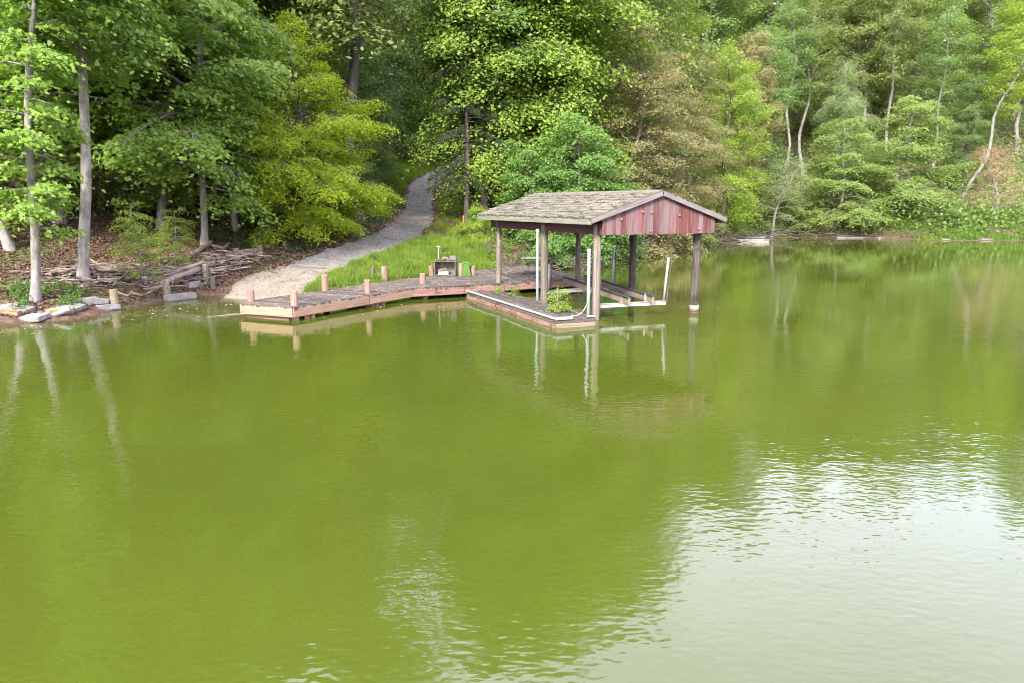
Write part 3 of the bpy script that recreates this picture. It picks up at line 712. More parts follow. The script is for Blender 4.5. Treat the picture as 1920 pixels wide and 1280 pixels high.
# ------------------------------------------------------------------ foliage tools
def unit(a): return a / np.maximum(np.linalg.norm(a, axis=-1, keepdims=True), 1e-9)
SH = {}
SH['oval'] = (np.array([(0, -.5, 0), (.30, .02, .06), (0, .55, -.02), (-.30, .02, .06)]), np.array([(0, 1, 2, 3)]))
_a = np.linspace(0, 2 * math.pi, 11)[:-1] + math.pi / 2
_r = np.array([.62, .30, .58, .30, .44, .22, .44, .30, .58, .30])
SH['star'] = (np.column_stack([np.cos(_a) * _r, np.sin(_a) * _r, -.18 * _r ** 2]), np.array([list(range(10))]))
_a = np.linspace(0, 2 * math.pi, 7)[:-1] + math.pi / 2
_r = np.array([.6, .36, .52, .36, .52, .36])
SH['lobe'] = (np.column_stack([np.cos(_a) * _r, np.sin(_a) * _r, -.2 * _r ** 2]), np.array([list(range(6))]))
SH['needle'] = (np.array([(-.05, 0, 0), (.05, 0, 0), (.0, 1.0, 0)]), np.array([(0, 1, 2)]))
SH['strip'] = (np.array([(-.5, -.5, 0), (.5, -.5, 0), (.5, .5, 0), (-.5, .5, 0)]) * np.array([.28, 1, 1]), np.array([(0, 1, 2, 3)]))

def leaves(pos, nrm, size, tint, shape, rg, dirs=None):
    tv, tf = SH[shape]; N = len(pos)
    nrm = unit(nrm)
    d = rg.normal(size=(N, 3)) if dirs is None else dirs
    d = unit(d - nrm * (d * nrm).sum(1, keepdims=True)); s = np.cross(nrm, d)
    V = pos[:, None, :] + size[:, None, None] * (s[:, None, :] * tv[None, :, 0, None] + d[:, None, :] * tv[None, :, 1, None] + nrm[:, None, :] * tv[None, :, 2, None])
    F = tf[None, :, :] + (np.arange(N) * len(tv))[:, None, None]
    return V.reshape(-1, 3), F.reshape(-1, tf.shape[1]), np.repeat(tint, len(tf))

class TB:
    """tubes as numpy quads"""
    def __init__(s): s.V = []; s.F = []; s.k = 0
    def tube(s, P_, r, n=6):
        P_ = np.asarray(P_, float); r = np.asarray(r, float); m_ = len(P_)
        d = unit(np.gradient(P_, axis=0)); ref = np.array([1., 0, 0]) if abs(d[0, 0]) < .8 else np.array([0, 1., 0])
        a = unit(ref[None] - d * (d @ ref)[:, None]); b = np.cross(d, a); th = np.arange(n) * 2 * math.pi / n
        V = P_[:, None, :] + r[:, None, None] * (a[:, None, :] * np.cos(th)[None, :, None] + b[:, None, :] * np.sin(th)[None, :, None])
        i = np.arange(m_ - 1)[:, None] * n; j = np.arange(n)[None, :]; q = (j + 1) % n
        F = np.stack([i + j, i + q, i + n + q, i + n + j], -1).reshape(-1, 4) + s.k
        s.V.append(V.reshape(-1, 3)); s.F.append(F); s.k += m_ * n
    def get(s): return np.concatenate(s.V), np.concatenate(s.F)

def gen_tree(seed, Ht, r0, cb, Rad, env, nl, elev, droop, sec, nleaf, lsize, shape, flat=.3, cr=.42, lean=(0, 0), wob=.12, bias=None, min_sec=.35, max_sec=2.0, upn=.8, sides=8, twigs=True, hang=0.0):
    rg = np.random.default_rng(seed); tb = TB(); nT = 14
    zz = np.linspace(0, Ht, nT); ph = rg.uniform(0, 6, 4)
    tx_ = lean[0] * zz + wob * (np.sin(zz * .55 + ph[0]) - np.sin(ph[0])) * np.minimum(1, zz / 3); ty_ = lean[1] * zz + wob * (np.sin(zz * .47 + ph[1]) - np.sin(ph[1])) * np.minimum(1, zz / 3)
    T = np.column_stack([tx_, ty_, zz]); tr = r0 * (1 - zz / Ht) ** .75 + .012; tr[0] *= 1.35; 
    TT = np.vstack([T[0] + [0, 0, -.5], T[0], T[0] * .5 + T[1] * .5, T[1:]]) if nT else T
    rr = np.concatenate([[tr[0] * 1.25, tr[0], r0 * 1.0], tr[1:]])
    tb.tube(TT, rr, sides)
    C, O = [], []
    for i in range(nl):
        tt = (i + rg.uniform(.1, .9)) / nl; t = cb + (1 - cb) * tt
        st = np.array([np.interp(t * Ht, zz, T[:, 0]), np.interp(t * Ht, zz, T[:, 1]), t * Ht]); rt = np.interp(t * Ht, zz, tr)
        az = i * 2.39996 + rg.uniform(-.5, .5)
        Ln = Rad * env(tt) * rg.uniform(.72, 1.15)
        if bias is not None: Ln *= 1 + bias[1] * math.cos(az - bias[0])
        if Ln < .3: continue
        e = elev[0] + (elev[1] - elev[0]) * tt + rg.uniform(-.12, .12)
        d = np.array([math.cos(az) * math.cos(e), math.sin(az) * math.cos(e), math.sin(e)]); k = 7; pts = [st]
        for q in range(k):
            d = d + rg.normal(0, .10, 3); d[2] -= droop / k; d = d / np.linalg.norm(d); pts.append(pts[-1] + d * Ln / k)
        pts = np.array(pts); rl = min(rt * .55, .018 + Ln * .011) * np.linspace(1, .12, k + 1) + .004
        tb.tube(pts, rl, 5)
        ns = max(3, int(Ln * sec))
        for j in range(ns):
            f = .22 + .78 * (j + rg.uniform(0, 1)) / ns; p = np.array([np.interp(f * k, np.arange(k + 1), pts[:, c]) for c in range(3)])
            bd = pts[min(k, int(f * k) + 1)] - pts[max(0, int(f * k) - 1)]; bd = bd / np.linalg.norm(bd)
            sg = 1 if j % 2 else -1; an = sg * rg.uniform(.45, 1.15)
            c_, s_ = math.cos(an), math.sin(an); d2 = np.array([bd[0] * c_ - bd[1] * s_, bd[0] * s_ + bd[1] * c_, bd[2] * .5 + rg.normal(.05, .16)])
            L2 = float(np.clip((.18 + .55 * (1 - f)) * Ln * rg.uniform(.6, 1.1), min_sec, max_sec)); p2 = [p]
            for q in range(3):
                d2 = d2 + rg.normal(0, .12, 3); d2[2] -= droop * .35 + hang; d2 = d2 / np.linalg.norm(d2); p2.append(p2[-1] + d2 * L2 / 3)
            p2 = np.array(p2)
            if twigs: tb.tube(p2, np.array([.010, .008, .006, .003]) * (1 + Ln * .12), 3)
            nc = max(2, int(L2 / (cr * .75)))
            for u_ in np.linspace(.35, 1.0, nc):
                C.append([np.interp(u_ * 3, np.arange(4), p2[:, c]) for c in range(3)]); O.append(bd)
        C.append(pts[-1]); O.append(d)
    C = np.array(C); O = np.array(O); nC = len(C)
    idx = np.repeat(np.arange(nC), rg.poisson(nleaf, nC) + 1)
    ctint = np.clip(rg.normal(.5, .16, nC), 0, 1)
    off = rg.normal(size=(len(idx), 3)) * np.array([cr, cr, cr * flat])
    off[:, 2] -= .25 * (off[:, 0] ** 2 + off[:, 1] ** 2) / cr * (1 if hang == 0 else 2)
    pos = C[idx] + off
    radial = unit((pos - np.array([T[-1, 0] * .5, T[-1, 1] * .5, 0])) * np.array([1, 1, 0.0]) + 1e-6)
    nrm = rg.normal(size=(len(idx), 3)) * .42 + np.array([0, 0, upn]) + radial * .5 
    size = lsize * rg.uniform(.65, 1.25, len(idx)); tint = np.clip(ctint[idx] + rg.normal(0, .14, len(idx)), 0, 1)
    LV, LF, LT = leaves(pos, nrm, size, tint, shape, rg)
    bv, bf = tb.get()
    return bv, bf, LV, LF, LT

def tree_meshes(name, bark='bark_mid', leafm='leaf', **kw):
    bv, bf, lv, lf, lt = gen_tree(**kw)
    return np_mesh(name + '_trunk', bv, bf, M[bark], smooth=True), np_mesh(name + '_crown', lv, lf, M[leafm], tint=lt)

dome = lambda t: math.sqrt(max(0.0, 1 - t ** 2)) * .92 + .08
egg = lambda t: (.55 + .9 * t) if t < .4 else max(.08, math.sqrt(max(0.0, 1 - ((t - .4) / .62) ** 2)) * .91)
conef = lambda t: 1.02 - .92 * t
flatd = lambda t: (.75 + .6 * t) if t < .4 else max(.1, math.sqrt(max(0.0, 1 - ((t - .4) / .62) ** 2)))
M['bark_pale'] = wood('whitish_bark', (.13, .118, .105), (.22, .205, .185), (.32, .30, .275), grain=(9, 9, 2.0), vary=.12, stain=(.11, .10, .085), blotch=2.0, stain_fac=.54)
KIND = {}
KIND['slim_maple'] = tree_meshes('slim_maple', 'bark', seed=11, Ht=17, r0=.15, cb=.15, Rad=2.3, env=lambda t: .62 + .6 * t if t < .6 else 1.25 - .6 * t, nl=46, elev=(.15, .5), droop=.5, sec=4.2, nleaf=16, lsize=.17, shape='star', flat=.22, cr=.26, lean=(.02, -.01), wob=.15, sides=10)
KIND['maple'] = tree_meshes('maple', 'bark', seed=12, Ht=17, r0=.17, cb=.17, Rad=6.0, env=lambda t: (.80 + .6 * t) if t < .35 else max(.15, 1.0 - .85 * ((t - .35) / .65) ** 1.6), nl=66, elev=(.16, .75), droop=.70, sec=2.6, nleaf=15, lsize=.19, shape='star', flat=.18, cr=.34, lean=(.0, -.04), wob=.2, sides=10, bias=(-2.6, .36))
KIND['tall_maple'] = tree_meshes('tall_maple', 'bark', seed=13, Ht=23, r0=.19, cb=.36, Rad=4.2, env=egg, nl=52, elev=(.15, .7), droop=.6, sec=2.6, nleaf=24, lsize=.185, shape='lobe', flat=.25, cr=.40, wob=.16, sides=12)
KIND['yellow'] = tree_meshes('yellow', 'bark_mid', seed=14, Ht=11.5, r0=.14, cb=.04, Rad=5.0, env=lambda t: (.88 + .5 * t) if t < .24 else max(.1, 1.0 - .95 * ((t - .24) / .76) ** 1.35), nl=84, elev=(.16, .8), droop=.7, sec=3.2, nleaf=22, lsize=.12, shape='oval', flat=.22, cr=.30, wob=.2)
KIND['sycamore'] = tree_meshes('sycamore', 'bark_dark', seed=15, Ht=31, r0=.32, cb=.09, Rad=6.2, env=lambda t: (.62 + 1.1 * t) if t < .32 else max(.12, math.sqrt(max(0.0, 1 - ((t - .32) / .69) ** 2))), nl=84, elev=(-.05, .8), droop=.55, sec=1.7, nleaf=25, lsize=.225, shape='lobe', flat=.55, cr=.60, wob=.3, max_sec=2.8)
KIND['oak'] = tree_meshes('oak', 'bark_dark', seed=16, Ht=26, r0=.34, cb=.08, Rad=6.0, env=flatd, nl=72, elev=(.0, .8), droop=.4, sec=1.5, nleaf=22, lsize=.28, shape='oval', flat=.45, cr=.58, wob=.3, max_sec=2.6)
KIND['forest'] = tree_meshes('forest', 'bark_mid', seed=17, Ht=30, r0=.32, cb=.30, Rad=5.4, env=egg, nl=70, elev=(.05, .85), droop=.4, sec=1.6, nleaf=24, lsize=.29, shape='oval', flat=.45, cr=.58, wob=.35, max_sec=2.6)
KIND['forest_b'] = tree_meshes('forest_b', 'bark', seed=18, Ht=26, r0=.27, cb=.20, Rad=4.6, env=egg, nl=66, elev=(.1, .9), droop=.5, sec=1.7, nleaf=24, lsize=.26, shape='oval', flat=.5, cr=.52, wob=.4, max_sec=2.4)
KIND['locust'] = tree_meshes('locust', 'bark_mid', seed=19, Ht=17, r0=.20, cb=.10, Rad=4.6, env=flatd, nl=64, elev=(.15, .9), droop=.6, sec=2.0, nleaf=24, lsize=.15, shape='oval', flat=.25, cr=.42, wob=.4, max_sec=2.0)
KIND['dogwood'] = tree_meshes('dogwood', 'bark_dark', seed=20, Ht=8.5, r0=.12, cb=.10, Rad=4.4, env=lambda t: 1.0 - .55 * t, nl=34, elev=(.15, .45), droop=.6, sec=2.4, nleaf=28, lsize=.20, shape='oval', flat=.10, cr=.42, wob=.2)
KIND['beech'] = tree_meshes('beech', 'bark_mid', seed=21, Ht=13, r0=.20, cb=.05, Rad=7.2, env=lambda t: 1.05 - .75 * t, nl=46, elev=(.05, .5), droop=.45, sec=1.7, nleaf=28, lsize=.24, shape='oval', flat=.09, cr=.55, wob=.3, max_sec=2.6)
KIND['willow'] = tree_meshes('willow', 'bark', seed=22, Ht=17, r0=.18, cb=.30, Rad=4.8, env=lambda t: .8 + .4 * t if t < .5 else 1.35 - 1.1 * (t - .1), nl=46, elev=(.5, 1.0), droop=1.5, sec=2.2, nleaf=22, lsize=.17, shape='oval', flat=.6, cr=.36, wob=.5, hang=.12)
KIND['pine'] = None
KIND['scrub'] = tree_meshes('scrub', 'bark_dark', seed=23, Ht=3.2, r0=.05, cb=.05, Rad=2.2, env=lambda t: .9 + .3 * t if t < .5 else 1.4 - .8 * t, nl=26, elev=(.25, 1.1), droop=.9, sec=3.0, nleaf=26, lsize=.15, shape='oval', flat=.35, cr=.28, wob=.2)
KIND['sapling'] = tree_meshes('sapling', 'bark_mid', seed=24, Ht=4.4, r0=.035, cb=.14, Rad=1.75, env=lambda t: .55 + 1.1 * t if t < .4 else 1.25 - .9 * (t - .1), nl=26, elev=(.1, .8), droop=.7, sec=3.6, nleaf=17, lsize=.10, shape='oval', flat=.2, cr=.22, wob=.12)
KIND['weed'] = tree_meshes('weed', 'bark_mid', seed=25, Ht=.8, r0=.008, cb=.05, Rad=.42, env=dome, nl=16, elev=(.5, 1.2), droop=.5, sec=9, nleaf=14, lsize=.06, shape='oval', flat=.6, cr=.09, wob=.05, min_sec=.06)
KIND['sparse'] = tree_meshes('sparse', 'bark', seed=26, Ht=8.5, r0=.16, cb=.25, Rad=3.6, env=flatd, nl=26, elev=(.5, 1.0), droop=.5, sec=2.2, nleaf=9, lsize=.15, shape='oval', flat=.15, cr=.40, lean=(.2, 0), wob=.45)

KIND['tall_bare'] = tree_meshes('tall_bare', 'bark_pale', seed=27, Ht=30, r0=.24, cb=.42, Rad=4.4, env=egg, nl=46, elev=(.2, .9), droop=.4, sec=1.6, nleaf=20, lsize=.26, shape='oval', flat=.45, cr=.52, wob=.38, max_sec=2.2)
# pine: whorled drooping limbs carrying tufts of long needles
rg = np.random.default_rng(31); tb_ = TB(); zz = np.linspace(-.5, 24, 14); tb_.tube(np.column_stack([.1 * np.sin(zz * .3), .1 * np.cos(zz * .25), zz]), .24 * (1 - np.clip(zz, 0, 24) / 25) + .02, 8)
C = []; D = []
for i in range(78):
    z = 3.6 + 20 * i / 78 + rg.uniform(-.2, .2); az = rg.uniform(0, 6.28); Ln = (4.4 - 3.4 * (z - 5) / 19) * rg.uniform(.6, 1.1); d = np.array([math.cos(az), math.sin(az), .15]); p = [np.array([.1 * math.sin(z * .3), .1 * math.cos(z * .25), z])]
    for q in range(7): d[2] -= .11; d = unit(d + rg.normal(0, .06, 3)); p.append(p[-1] + d * Ln / 7)
    p = np.array(p); tb_.tube(p, np.linspace(.045, .008, 8), 4)
    for j in range(int(Ln * 5)):
        f = rg.uniform(.25, 1); q = np.array([np.interp(f * 7, np.arange(8), p[:, c]) for c in range(3)]); dd = unit(np.array([math.cos(az + rg.uniform(-1, 1)), math.sin(az + rg.uniform(-1, 1)), rg.uniform(-.7, .2)]))
        l2 = rg.uniform(.3, .9)
        tb_.tube(np.array([q, q + dd * l2 * .5 + [0, 0, -.05], q + dd * l2 + [0, 0, -.18]]), [.012, .008, .004], 3)
        for u_ in (.4, .6, .8, 1.0): C.append(q + dd * l2 * u_ + [0, 0, -.18 * u_ * u_]); D.append(dd)
C = np.array(C); D = np.array(D); idx = np.repeat(np.arange(len(C)), 24)
dirs = unit(D[idx] * .5 + rg.normal(size=(len(idx), 3)) * .6); nr = np.cross(dirs, rg.normal(size=dirs.shape))
lv, lf, lt = leaves(C[idx], nr, rg.uniform(.17, .27, len(idx)), np.clip(rg.normal(.5, .2, len(idx)), 0, 1), 'needle', rg, dirs)
bv, bf = tb_.get(); KIND['pine'] = (np_mesh('pine_trunk', bv, bf, M['bark_dark'], smooth=True), np_mesh('pine_crown', lv, lf, M['needle'], tint=lt))

PAL = dict(maple=(0.165, 0.260, 0.046), maple2=(0.140, 0.225, 0.046), yellow=(0.255, 0.335, 0.020), syc=(0.165, 0.240, 0.042), oak=(0.105, 0.165, 0.052), green=(0.115, 0.185, 0.050), olive=(0.145, 0.185, 0.055), brown=(0.205, 0.185, 0.085), pale=(0.155, 0.210, 0.085), dog=(0.105, 0.195, 0.045), beech=(0.145, 0.205, 0.050), pine=(0.046, 0.068, 0.030), lime=(0.180, 0.255, 0.034), pink=(0.286, 0.189, 0.108))
G1, G2, G3 = 'trees on the left bank', 'trees beside the gravel path', 'trees along the far right bank'
def put_tree(kind, name, x, y, sc, rz, colr, label, group=None, zs=None, cat='tree', z=None, tilt=(0, 0)):
    tm, cm = KIND[kind]; zz = H(x, y) if z is None else z
    r = empty(name, (x, y, zz - .05), label, cat, group); r.rotation_euler = (Matrix.Rotation(tilt[1], 4, 'Y') @ Matrix.Rotation(tilt[0], 4, 'X') @ Matrix.Rotation(rz, 4, 'Z')).to_euler(); r.scale = (sc, sc, zs or sc)
    a = link('trunk' if cat == 'tree' else 'stem', tm, r); b = link('crown' if cat == 'tree' else 'foliage', cm, r)
    if group == G2 or kind == 'dogwood':
        a.material_slots[0].link = 'OBJECT'; a.material_slots[0].material = M['bark_dark']
    c = PAL[colr] if isinstance(colr, str) else colr
    b.color = (*c, 1)
    return r
G1, G2, G3 = 'trees on the left bank', 'trees beside the gravel path', 'trees along the far right bank'
TREES = [
 ('slim_maple','maple_tree',-16.91,24.4,1.0,.3,'maple','slim pale-trunked maple at the waterline, leftmost of the two grey trunks',G1,None,'tree',None,(0,.12)),
 ('tall_maple','maple_tree',-16.52,26.6,1.0,1.1,'maple2','tall straight maple with thick pale grey trunk behind the tilted slabs',G1,None,'tree',None,(0,.12)),
 ('tall_maple','maple_tree',-21.56,30,.9,2.6,'maple2','pale trunk leaning out of the picture at the far left edge',G1,None,'tree',None,(0,-.22)),
 ('forest','broadleaf_tree',-23.87,38,.85,.7,'green','thick leaning grey trunk on the leaf-covered slope behind the two maples',G1,None,'tree',None,(0,-.12)),
 ('maple','maple_tree',-15.63,35.5,1.0,0.0,'maple','broad bright green maple with sweeping leaf layers above the log pile',G1,None,'tree',None,(0,.10)),
 ('forest_b','broadleaf_tree',-15.20,38.5,.62,2.2,'green','small dark trunk on the leafy slope right of the broad maple',G1),
 ('maple','maple_tree',-19.52,42,.95,4.0,'maple2','thin trunk in the shade behind the broad maple',G1),
 ('maple','maple_tree',-21.77,40,1.1,5.0,'maple2','tall tree rising behind the broad maple crown',G1),
 ('forest','broadleaf_tree',-29.14,42,.9,1.9,'green','dark tree standing behind the slim maple at left',G1),
 ('yellow','yellow_tree',-12.28,40.5,1.0,.5,'yellow','dome-shaped yellow-green tree sweeping to the ground left of the path','trees beside the gravel path'),
 ('forest','broadleaf_tree',-17.42,50,1.02,3.0,'green','tall tree rising right behind the yellow-green dome tree',G2),
 ('oak','oak_tree',-16.84,74,1.0,1.0,'oak','dark oak with straight trunk at the top left of the path',G2),
 ('oak','oak_tree',-15.41,92,1.05,2.4,'oak','dark spreading oak closing off the top of the path',G2),
 ('forest','broadleaf_tree',-16.26,62,1.1,4.4,'olive','tall olive-green tree between the yellow dome tree and the oak trunk',G2),
 ('oak','oak_tree',-12.51,105,1.0,5.2,'green','green tree beyond the bend where the path disappears',G2),
 ('forest','broadleaf_tree',-10.24,47,1.25,2.7,'olive','very tall tree whose trunk stands hidden behind the yellow dome tree',G2),
 ('sycamore','sycamore_tree',3.33,55,1.08,4.1,'syc','third sycamore, rightmost of the three, above the layered dogwood',G2),
 ('oak','broadleaf_tree',9.46,66,1.45,.6,'olive','very tall tree left of the airy brownish tree',G2),
 ('pine','pine_tree',-3.19,50,.80,.9,'pine','dark drooping pine hanging over the right edge of the path',G2),
 ('sycamore','sycamore_tree',0.61,54,1.0,.4,'syc','large sycamore with big lime-green leaves behind the boathouse roof',G2),
 ('sycamore','sycamore_tree',-1.77,53,.90,2.9,'syc','smaller lime-green sycamore right of the path, dark trunk showing',G2),
 ('forest','broadleaf_tree',-2.09,52,1.08,1.2,'green','tall dark-trunked tree standing between the pine and the small sycamore',G2),
 ('forest','broadleaf_tree',-0.68,60,1.05,2.0,'green','tall tree with dark trunk between the two sycamores',G2),
 ('dogwood','dogwood_tree',4.52,47.5,.95,.8,'dog','low layered dogwood with drooping fresh green leaves behind the roof ridge',G2),
 ('dogwood','dogwood_tree',0.88,46,.72,2.8,'dog','small dogwood arching over the back of the boathouse roof',G2),
 ('locust','brown_tree',9.90,55.5,.95,1.0,'brown','airy brownish tree with turning leaves behind the red gable',G2),
 ('locust','brown_tree',15.25,64,.9,3.3,'brown','second brown-tinged tree, right of the red gable peak',G2),
 ('forest','broadleaf_tree',8.42,70,1.1,.3,'green','tall green tree rising between the sycamore and the brown trees',G2),
 ('forest_b','broadleaf_tree',16.16,78,1.05,5.5,'lime','tall light green tree behind the brown trees',G2),
 ('oak','vine_tree',21.35,72,.68,.9,'lime','vine-wrapped bright green tree right of the boathouse gable',G3),
 ('forest_b','broadleaf_tree',27.66,84,.80,2.0,'brown','thin straight trunk behind the far dock, left of a pair',G3),
 ('forest_b','broadleaf_tree',29.62,86,.85,4.6,'green','thin straight trunk behind the far dock, right of a pair',G3),
 ('sparse','leaning_tree',30.22,81.5,.95,.2,'pale','half-bare pale tree leaning over the water beside the far dock',G3),
 ('willow','feathery_tree',44.08,96,1.0,.5,'pale','pale feathery tree in the middle of the far right bank',G3),
 ('tall_bare','broadleaf_tree',40.91,100,.95,3.7,'olive','tall pale-trunked tree left of the feathery tree',G3),
 ('tall_bare','broadleaf_tree',53.17,102,1.0,2.1,'olive','tall tree with long bare pale trunk above the spreading trees',G3),
 ('beech','spreading_tree',39.07,84.5,.95,.4,'beech','layered spreading tree overhanging the far water, left of two',G3),
 ('beech','spreading_tree',47.55,86,1.05,2.7,'beech','layered spreading tree overhanging the far water, right of two',G3),
 ('tall_bare','broadleaf_tree',58.17,99,.8,1.4,'green','slender grey-trunked tree behind the right spreading tree',G3),
 ('tall_bare','white_trunk_tree',59.22,93,.9,0.2,'lime','bright tree with white trunk leaning right near the far right edge',G3,None,'tree',None,(0,.26)),
 ('forest','broadleaf_tree',74.74,106,.9,2.5,'lime','bright yellow-green tree filling the upper right corner',G3),
 ('tall_bare','broadleaf_tree',37.11,98,.85,.9,'green','slender pale trunk just right of the half-bare leaning tree, far back',G3),
 ('tall_bare','broadleaf_tree',51.59,106,.9,5.1,'olive','slender pale trunk rising behind the feathery tree',G3),
 ('sparse','brown_shore_tree',56.48,82,.95,2.9,'pink','multi-branched shore tree with rusty thinning leaves on the grassy bank',G3),
 ('oak','dark_tree',60.83,96,.55,1.7,'oak','dark evergreen-looking tree filling the gap behind the rusty tree',G3),
]
for t in TREES: put_tree(*t)
G4 = 'bushes on the bank behind the boathouse'
SHRUBS = [
 ('sapling','sapling',-15.38,28.8,.74,.4,'lime','bright yellow-green sapling growing out of the log pile','saplings and bushes at left'),
 ('sapling','sapling',-15.25,31.5,.58,2.4,'lime','lower yellow-green sapling against the right end of the log pile','saplings and bushes at left'),
 ('scrub','bush',-11.36,50,1.0,.4,'oak','dark bush beside the path under the yellow-green tree','saplings and bushes at left'),
 ('scrub','bush',-12.16,62,1.1,2.4,'green','feathery green bush left of the upper path','saplings and bushes at left'),
 ('scrub','bush',-13.48,80,.6,4.0,'lime','light bush at the upper left bend of the path','saplings and bushes at left'),
 ('scrub','bush',-2.27,44.5,.55,1.0,'lime','small light green bush beside the orange stake',G4),
 ('scrub','bush',2.29,42.6,.85,2.0,'dog','blue-green bush behind the patio table',G4),
 ('scrub','bush',4.31,45,1.15,3.2,'dog','leafy bush between the middle boathouse posts',G4),
 ('scrub','bush',6.86,48.5,1.1,4.4,'oak','dark bush low on the bank behind the slip',G4),
 ('scrub','bush',9.76,53.2,1.25,.9,'brown','brownish bush overhanging the water behind the right posts',G4),
 ('scrub','bush',12.96,57.5,1.3,2.2,'brown','brown and green bush dipping to the water right of the slip',G4),
 ('scrub','bush',16.96,63.5,1.0,5.1,'olive','pale olive bush at the bank corner left of the far dock',G4),
 ('scrub','bush',23.06,79,1.4,3.0,'lime','light green bush just behind the far dock deck',G4),
 ('scrub','bush',29.29,84,1.3,1.3,'olive','olive bush behind the far dock beside the leaning tree',G4),
 ('scrub','bush',32.99,83.5,1.3,3.6,'olive','low yellowish bush right of the leaning tree',G4),
 ('scrub','bush',49.24,80,.9,3.6,'green','low green bush at the sandy gap of the far bank',G4),
 ('weed','weed',1.55,23.35,1.05,.5,'lime','bushy yellow-green weed growing on the finger pier near its end','weeds on the finger pier'),
 ('weed','weed',-.55,28.4,.45,1.5,'lime','tiny weed where the finger pier meets the dock','weeds on the finger pier'),
 ('weed','weed',.1,27.6,.55,2.5,'lime','small weed on the edge of the finger pier beside the dark gap','weeds on the finger pier'),
]
for t in SHRUBS:
    z = .27 if t[0] == 'weed' else None
    put_tree(*t, None, 'weed' if t[0] == 'weed' else ('sapling' if t[0] == 'sapling' else 'bush'), z)

# woodland closing the hillside behind: one mass nobody could count
rg = np.random.default_rng(77)
m, n, out = new_mat('woodland_leaf')
oi = n.nodes.new('ShaderNodeObjectInfo'); at = n.nodes.new('ShaderNodeAttribute'); at.attribute_name = 'tint'
c = ramp(n, oi.outputs['Random'], [(0.0, (.112, .178, .048)), (.25, (.145, .200, .048)), (.45, (.118, .188, .052)), (.65, (.165, .208, .048)), (.82, (.160, .188, .058)), (1.0, (.100, .160, .046))])
c = mixc(n, 1.0, c, ramp(n, at.outputs['Fac'], [(0.0, (.74, .80, .72)), (0.5, (1, 1, 1)), (1.0, (1.28, 1.18, .9))]), 'MULTIPLY')
pb = n.nodes.new('ShaderNodeBsdfPrincipled'); pb.inputs['Roughness'].default_value = .55; pb.inputs['Specular IOR Level'].default_value = .22; n.links.new(c, pb.inputs['Base Color'])
tl = n.nodes.new('ShaderNodeBsdfTranslucent'); n.links.new(mixc(n, 1.0, c, (1.3, 1.4, .9), 'MULTIPLY'), tl.inputs['Color'])
ms = n.nodes.new('ShaderNodeMixShader'); ms.inputs[0].default_value = .46
n.links.new(pb.outputs['BSDF'], ms.inputs[1]); n.links.new(tl.outputs['BSDF'], ms.inputs[2]); n.links.new(ms.outputs['Shader'], out.inputs['Surface'])
M['wood_leaf'] = m
pcol = bpy.data.collections.new('woodland_trees')
for kd in ('forest', 'forest_b', 'oak'):
    tm, cm = KIND[kd]; bm = bmesh.new(); bm.from_mesh(cm); nl_ = len(bm.faces); bm.from_mesh(tm)
    me = bpy.data.meshes.new('woodland_tree'); bm.faces.ensure_lookup_table()
    for k in range(nl_, len(bm.faces)): bm.faces[k].material_index = 1
    bm.to_mesh(me); bm.free(); me.materials.append(M['wood_leaf']); me.materials.append(M['bark_mid'])
    pcol.objects.link(bpy.data.objects.new('woodland_tree', me))
spots = [(-24, 27, .9), (-29, 33, 1.0), (-22.5, 35, .95), (-35, 27, 1.0), (-18.5, 37, .9), (-30, 41, 1.0), (-20, 47, 1.05), (-26, 50, 1.1)]
for Y0, Y1, n_ in ((50, 64, 9), (64, 80, 12), (84, 100, 22), (106, 124, 40), (126, 150, 40), (155, 200, 40)):
    for i in range(n_):
        az = -43 + 86 * (i + rg.uniform(0, 1)) / n_; Y = rg.uniform(Y0, Y1); x = Y * math.tan(R(az))
        if Y0 < 82 and -14 < az < 28: continue
        if Y0 < 100 and (-11 < az < -1 or 13 < az < 44): continue
        if x > 0 and H(x, Y) < 3: continue
        spots.append((x, Y, rg.uniform(.9, 1.2) * (1.15 if Y > 100 else 1.0) * (.86 if az > 20 else 1.0)))
me = bpy.data.meshes.new('woodland'); me.from_pydata([(x, y, H(x, y) - .2) for x, y, s in spots], [], [])
a_ = me.attributes.new('size', 'FLOAT', 'POINT'); a_.data.foreach_set('value', [s for x, y, s in spots])
a_ = me.attributes.new('turn', 'FLOAT_VECTOR', 'POINT'); a_.data.foreach_set('vector', np.array([(0, 0, rg.uniform(0, 6.28)) for q in spots]).ravel())
wl = link('woodland', me)
tag(wl, 'dense green woodland covering the hillside behind the near trees', 'woodland', kind='stuff')
ng = bpy.data.node_groups.new('woodland', 'GeometryNodeTree')
ng.interface.new_socket('Geometry', in_out='INPUT', socket_type='NodeSocketGeometry'); ng.interface.new_socket('Geometry', in_out='OUTPUT', socket_type='NodeSocketGeometry')
gi = ng.nodes.new('NodeGroupInput'); go = ng.nodes.new('NodeGroupOutput'); ip = ng.nodes.new('GeometryNodeInstanceOnPoints'); ci = ng.nodes.new('GeometryNodeCollectionInfo')
ci.inputs['Collection'].default_value = pcol; ci.inputs['Separate Children'].default_value = True; ci.inputs['Reset Children'].default_value = True
ip.inputs['Pick Instance'].default_value = True
na = ng.nodes.new('GeometryNodeInputNamedAttribute'); na.data_type = 'FLOAT'; na.inputs['Name'].default_value = 'size'
nb = ng.nodes.new('GeometryNodeInputNamedAttribute'); nb.data_type = 'FLOAT_VECTOR'; nb.inputs['Name'].default_value = 'turn'
gl = ng.links.new
gl(gi.outputs[0], ip.inputs['Points']); gl(ci.outputs[0], ip.inputs['Instance']); gl(na.outputs[0], ip.inputs['Scale']); gl(nb.outputs[0], ip.inputs['Rotation']); gl(ip.outputs[0], go.inputs[0])
md = wl.modifiers.new('trees', 'NODES'); md.node_group = ng

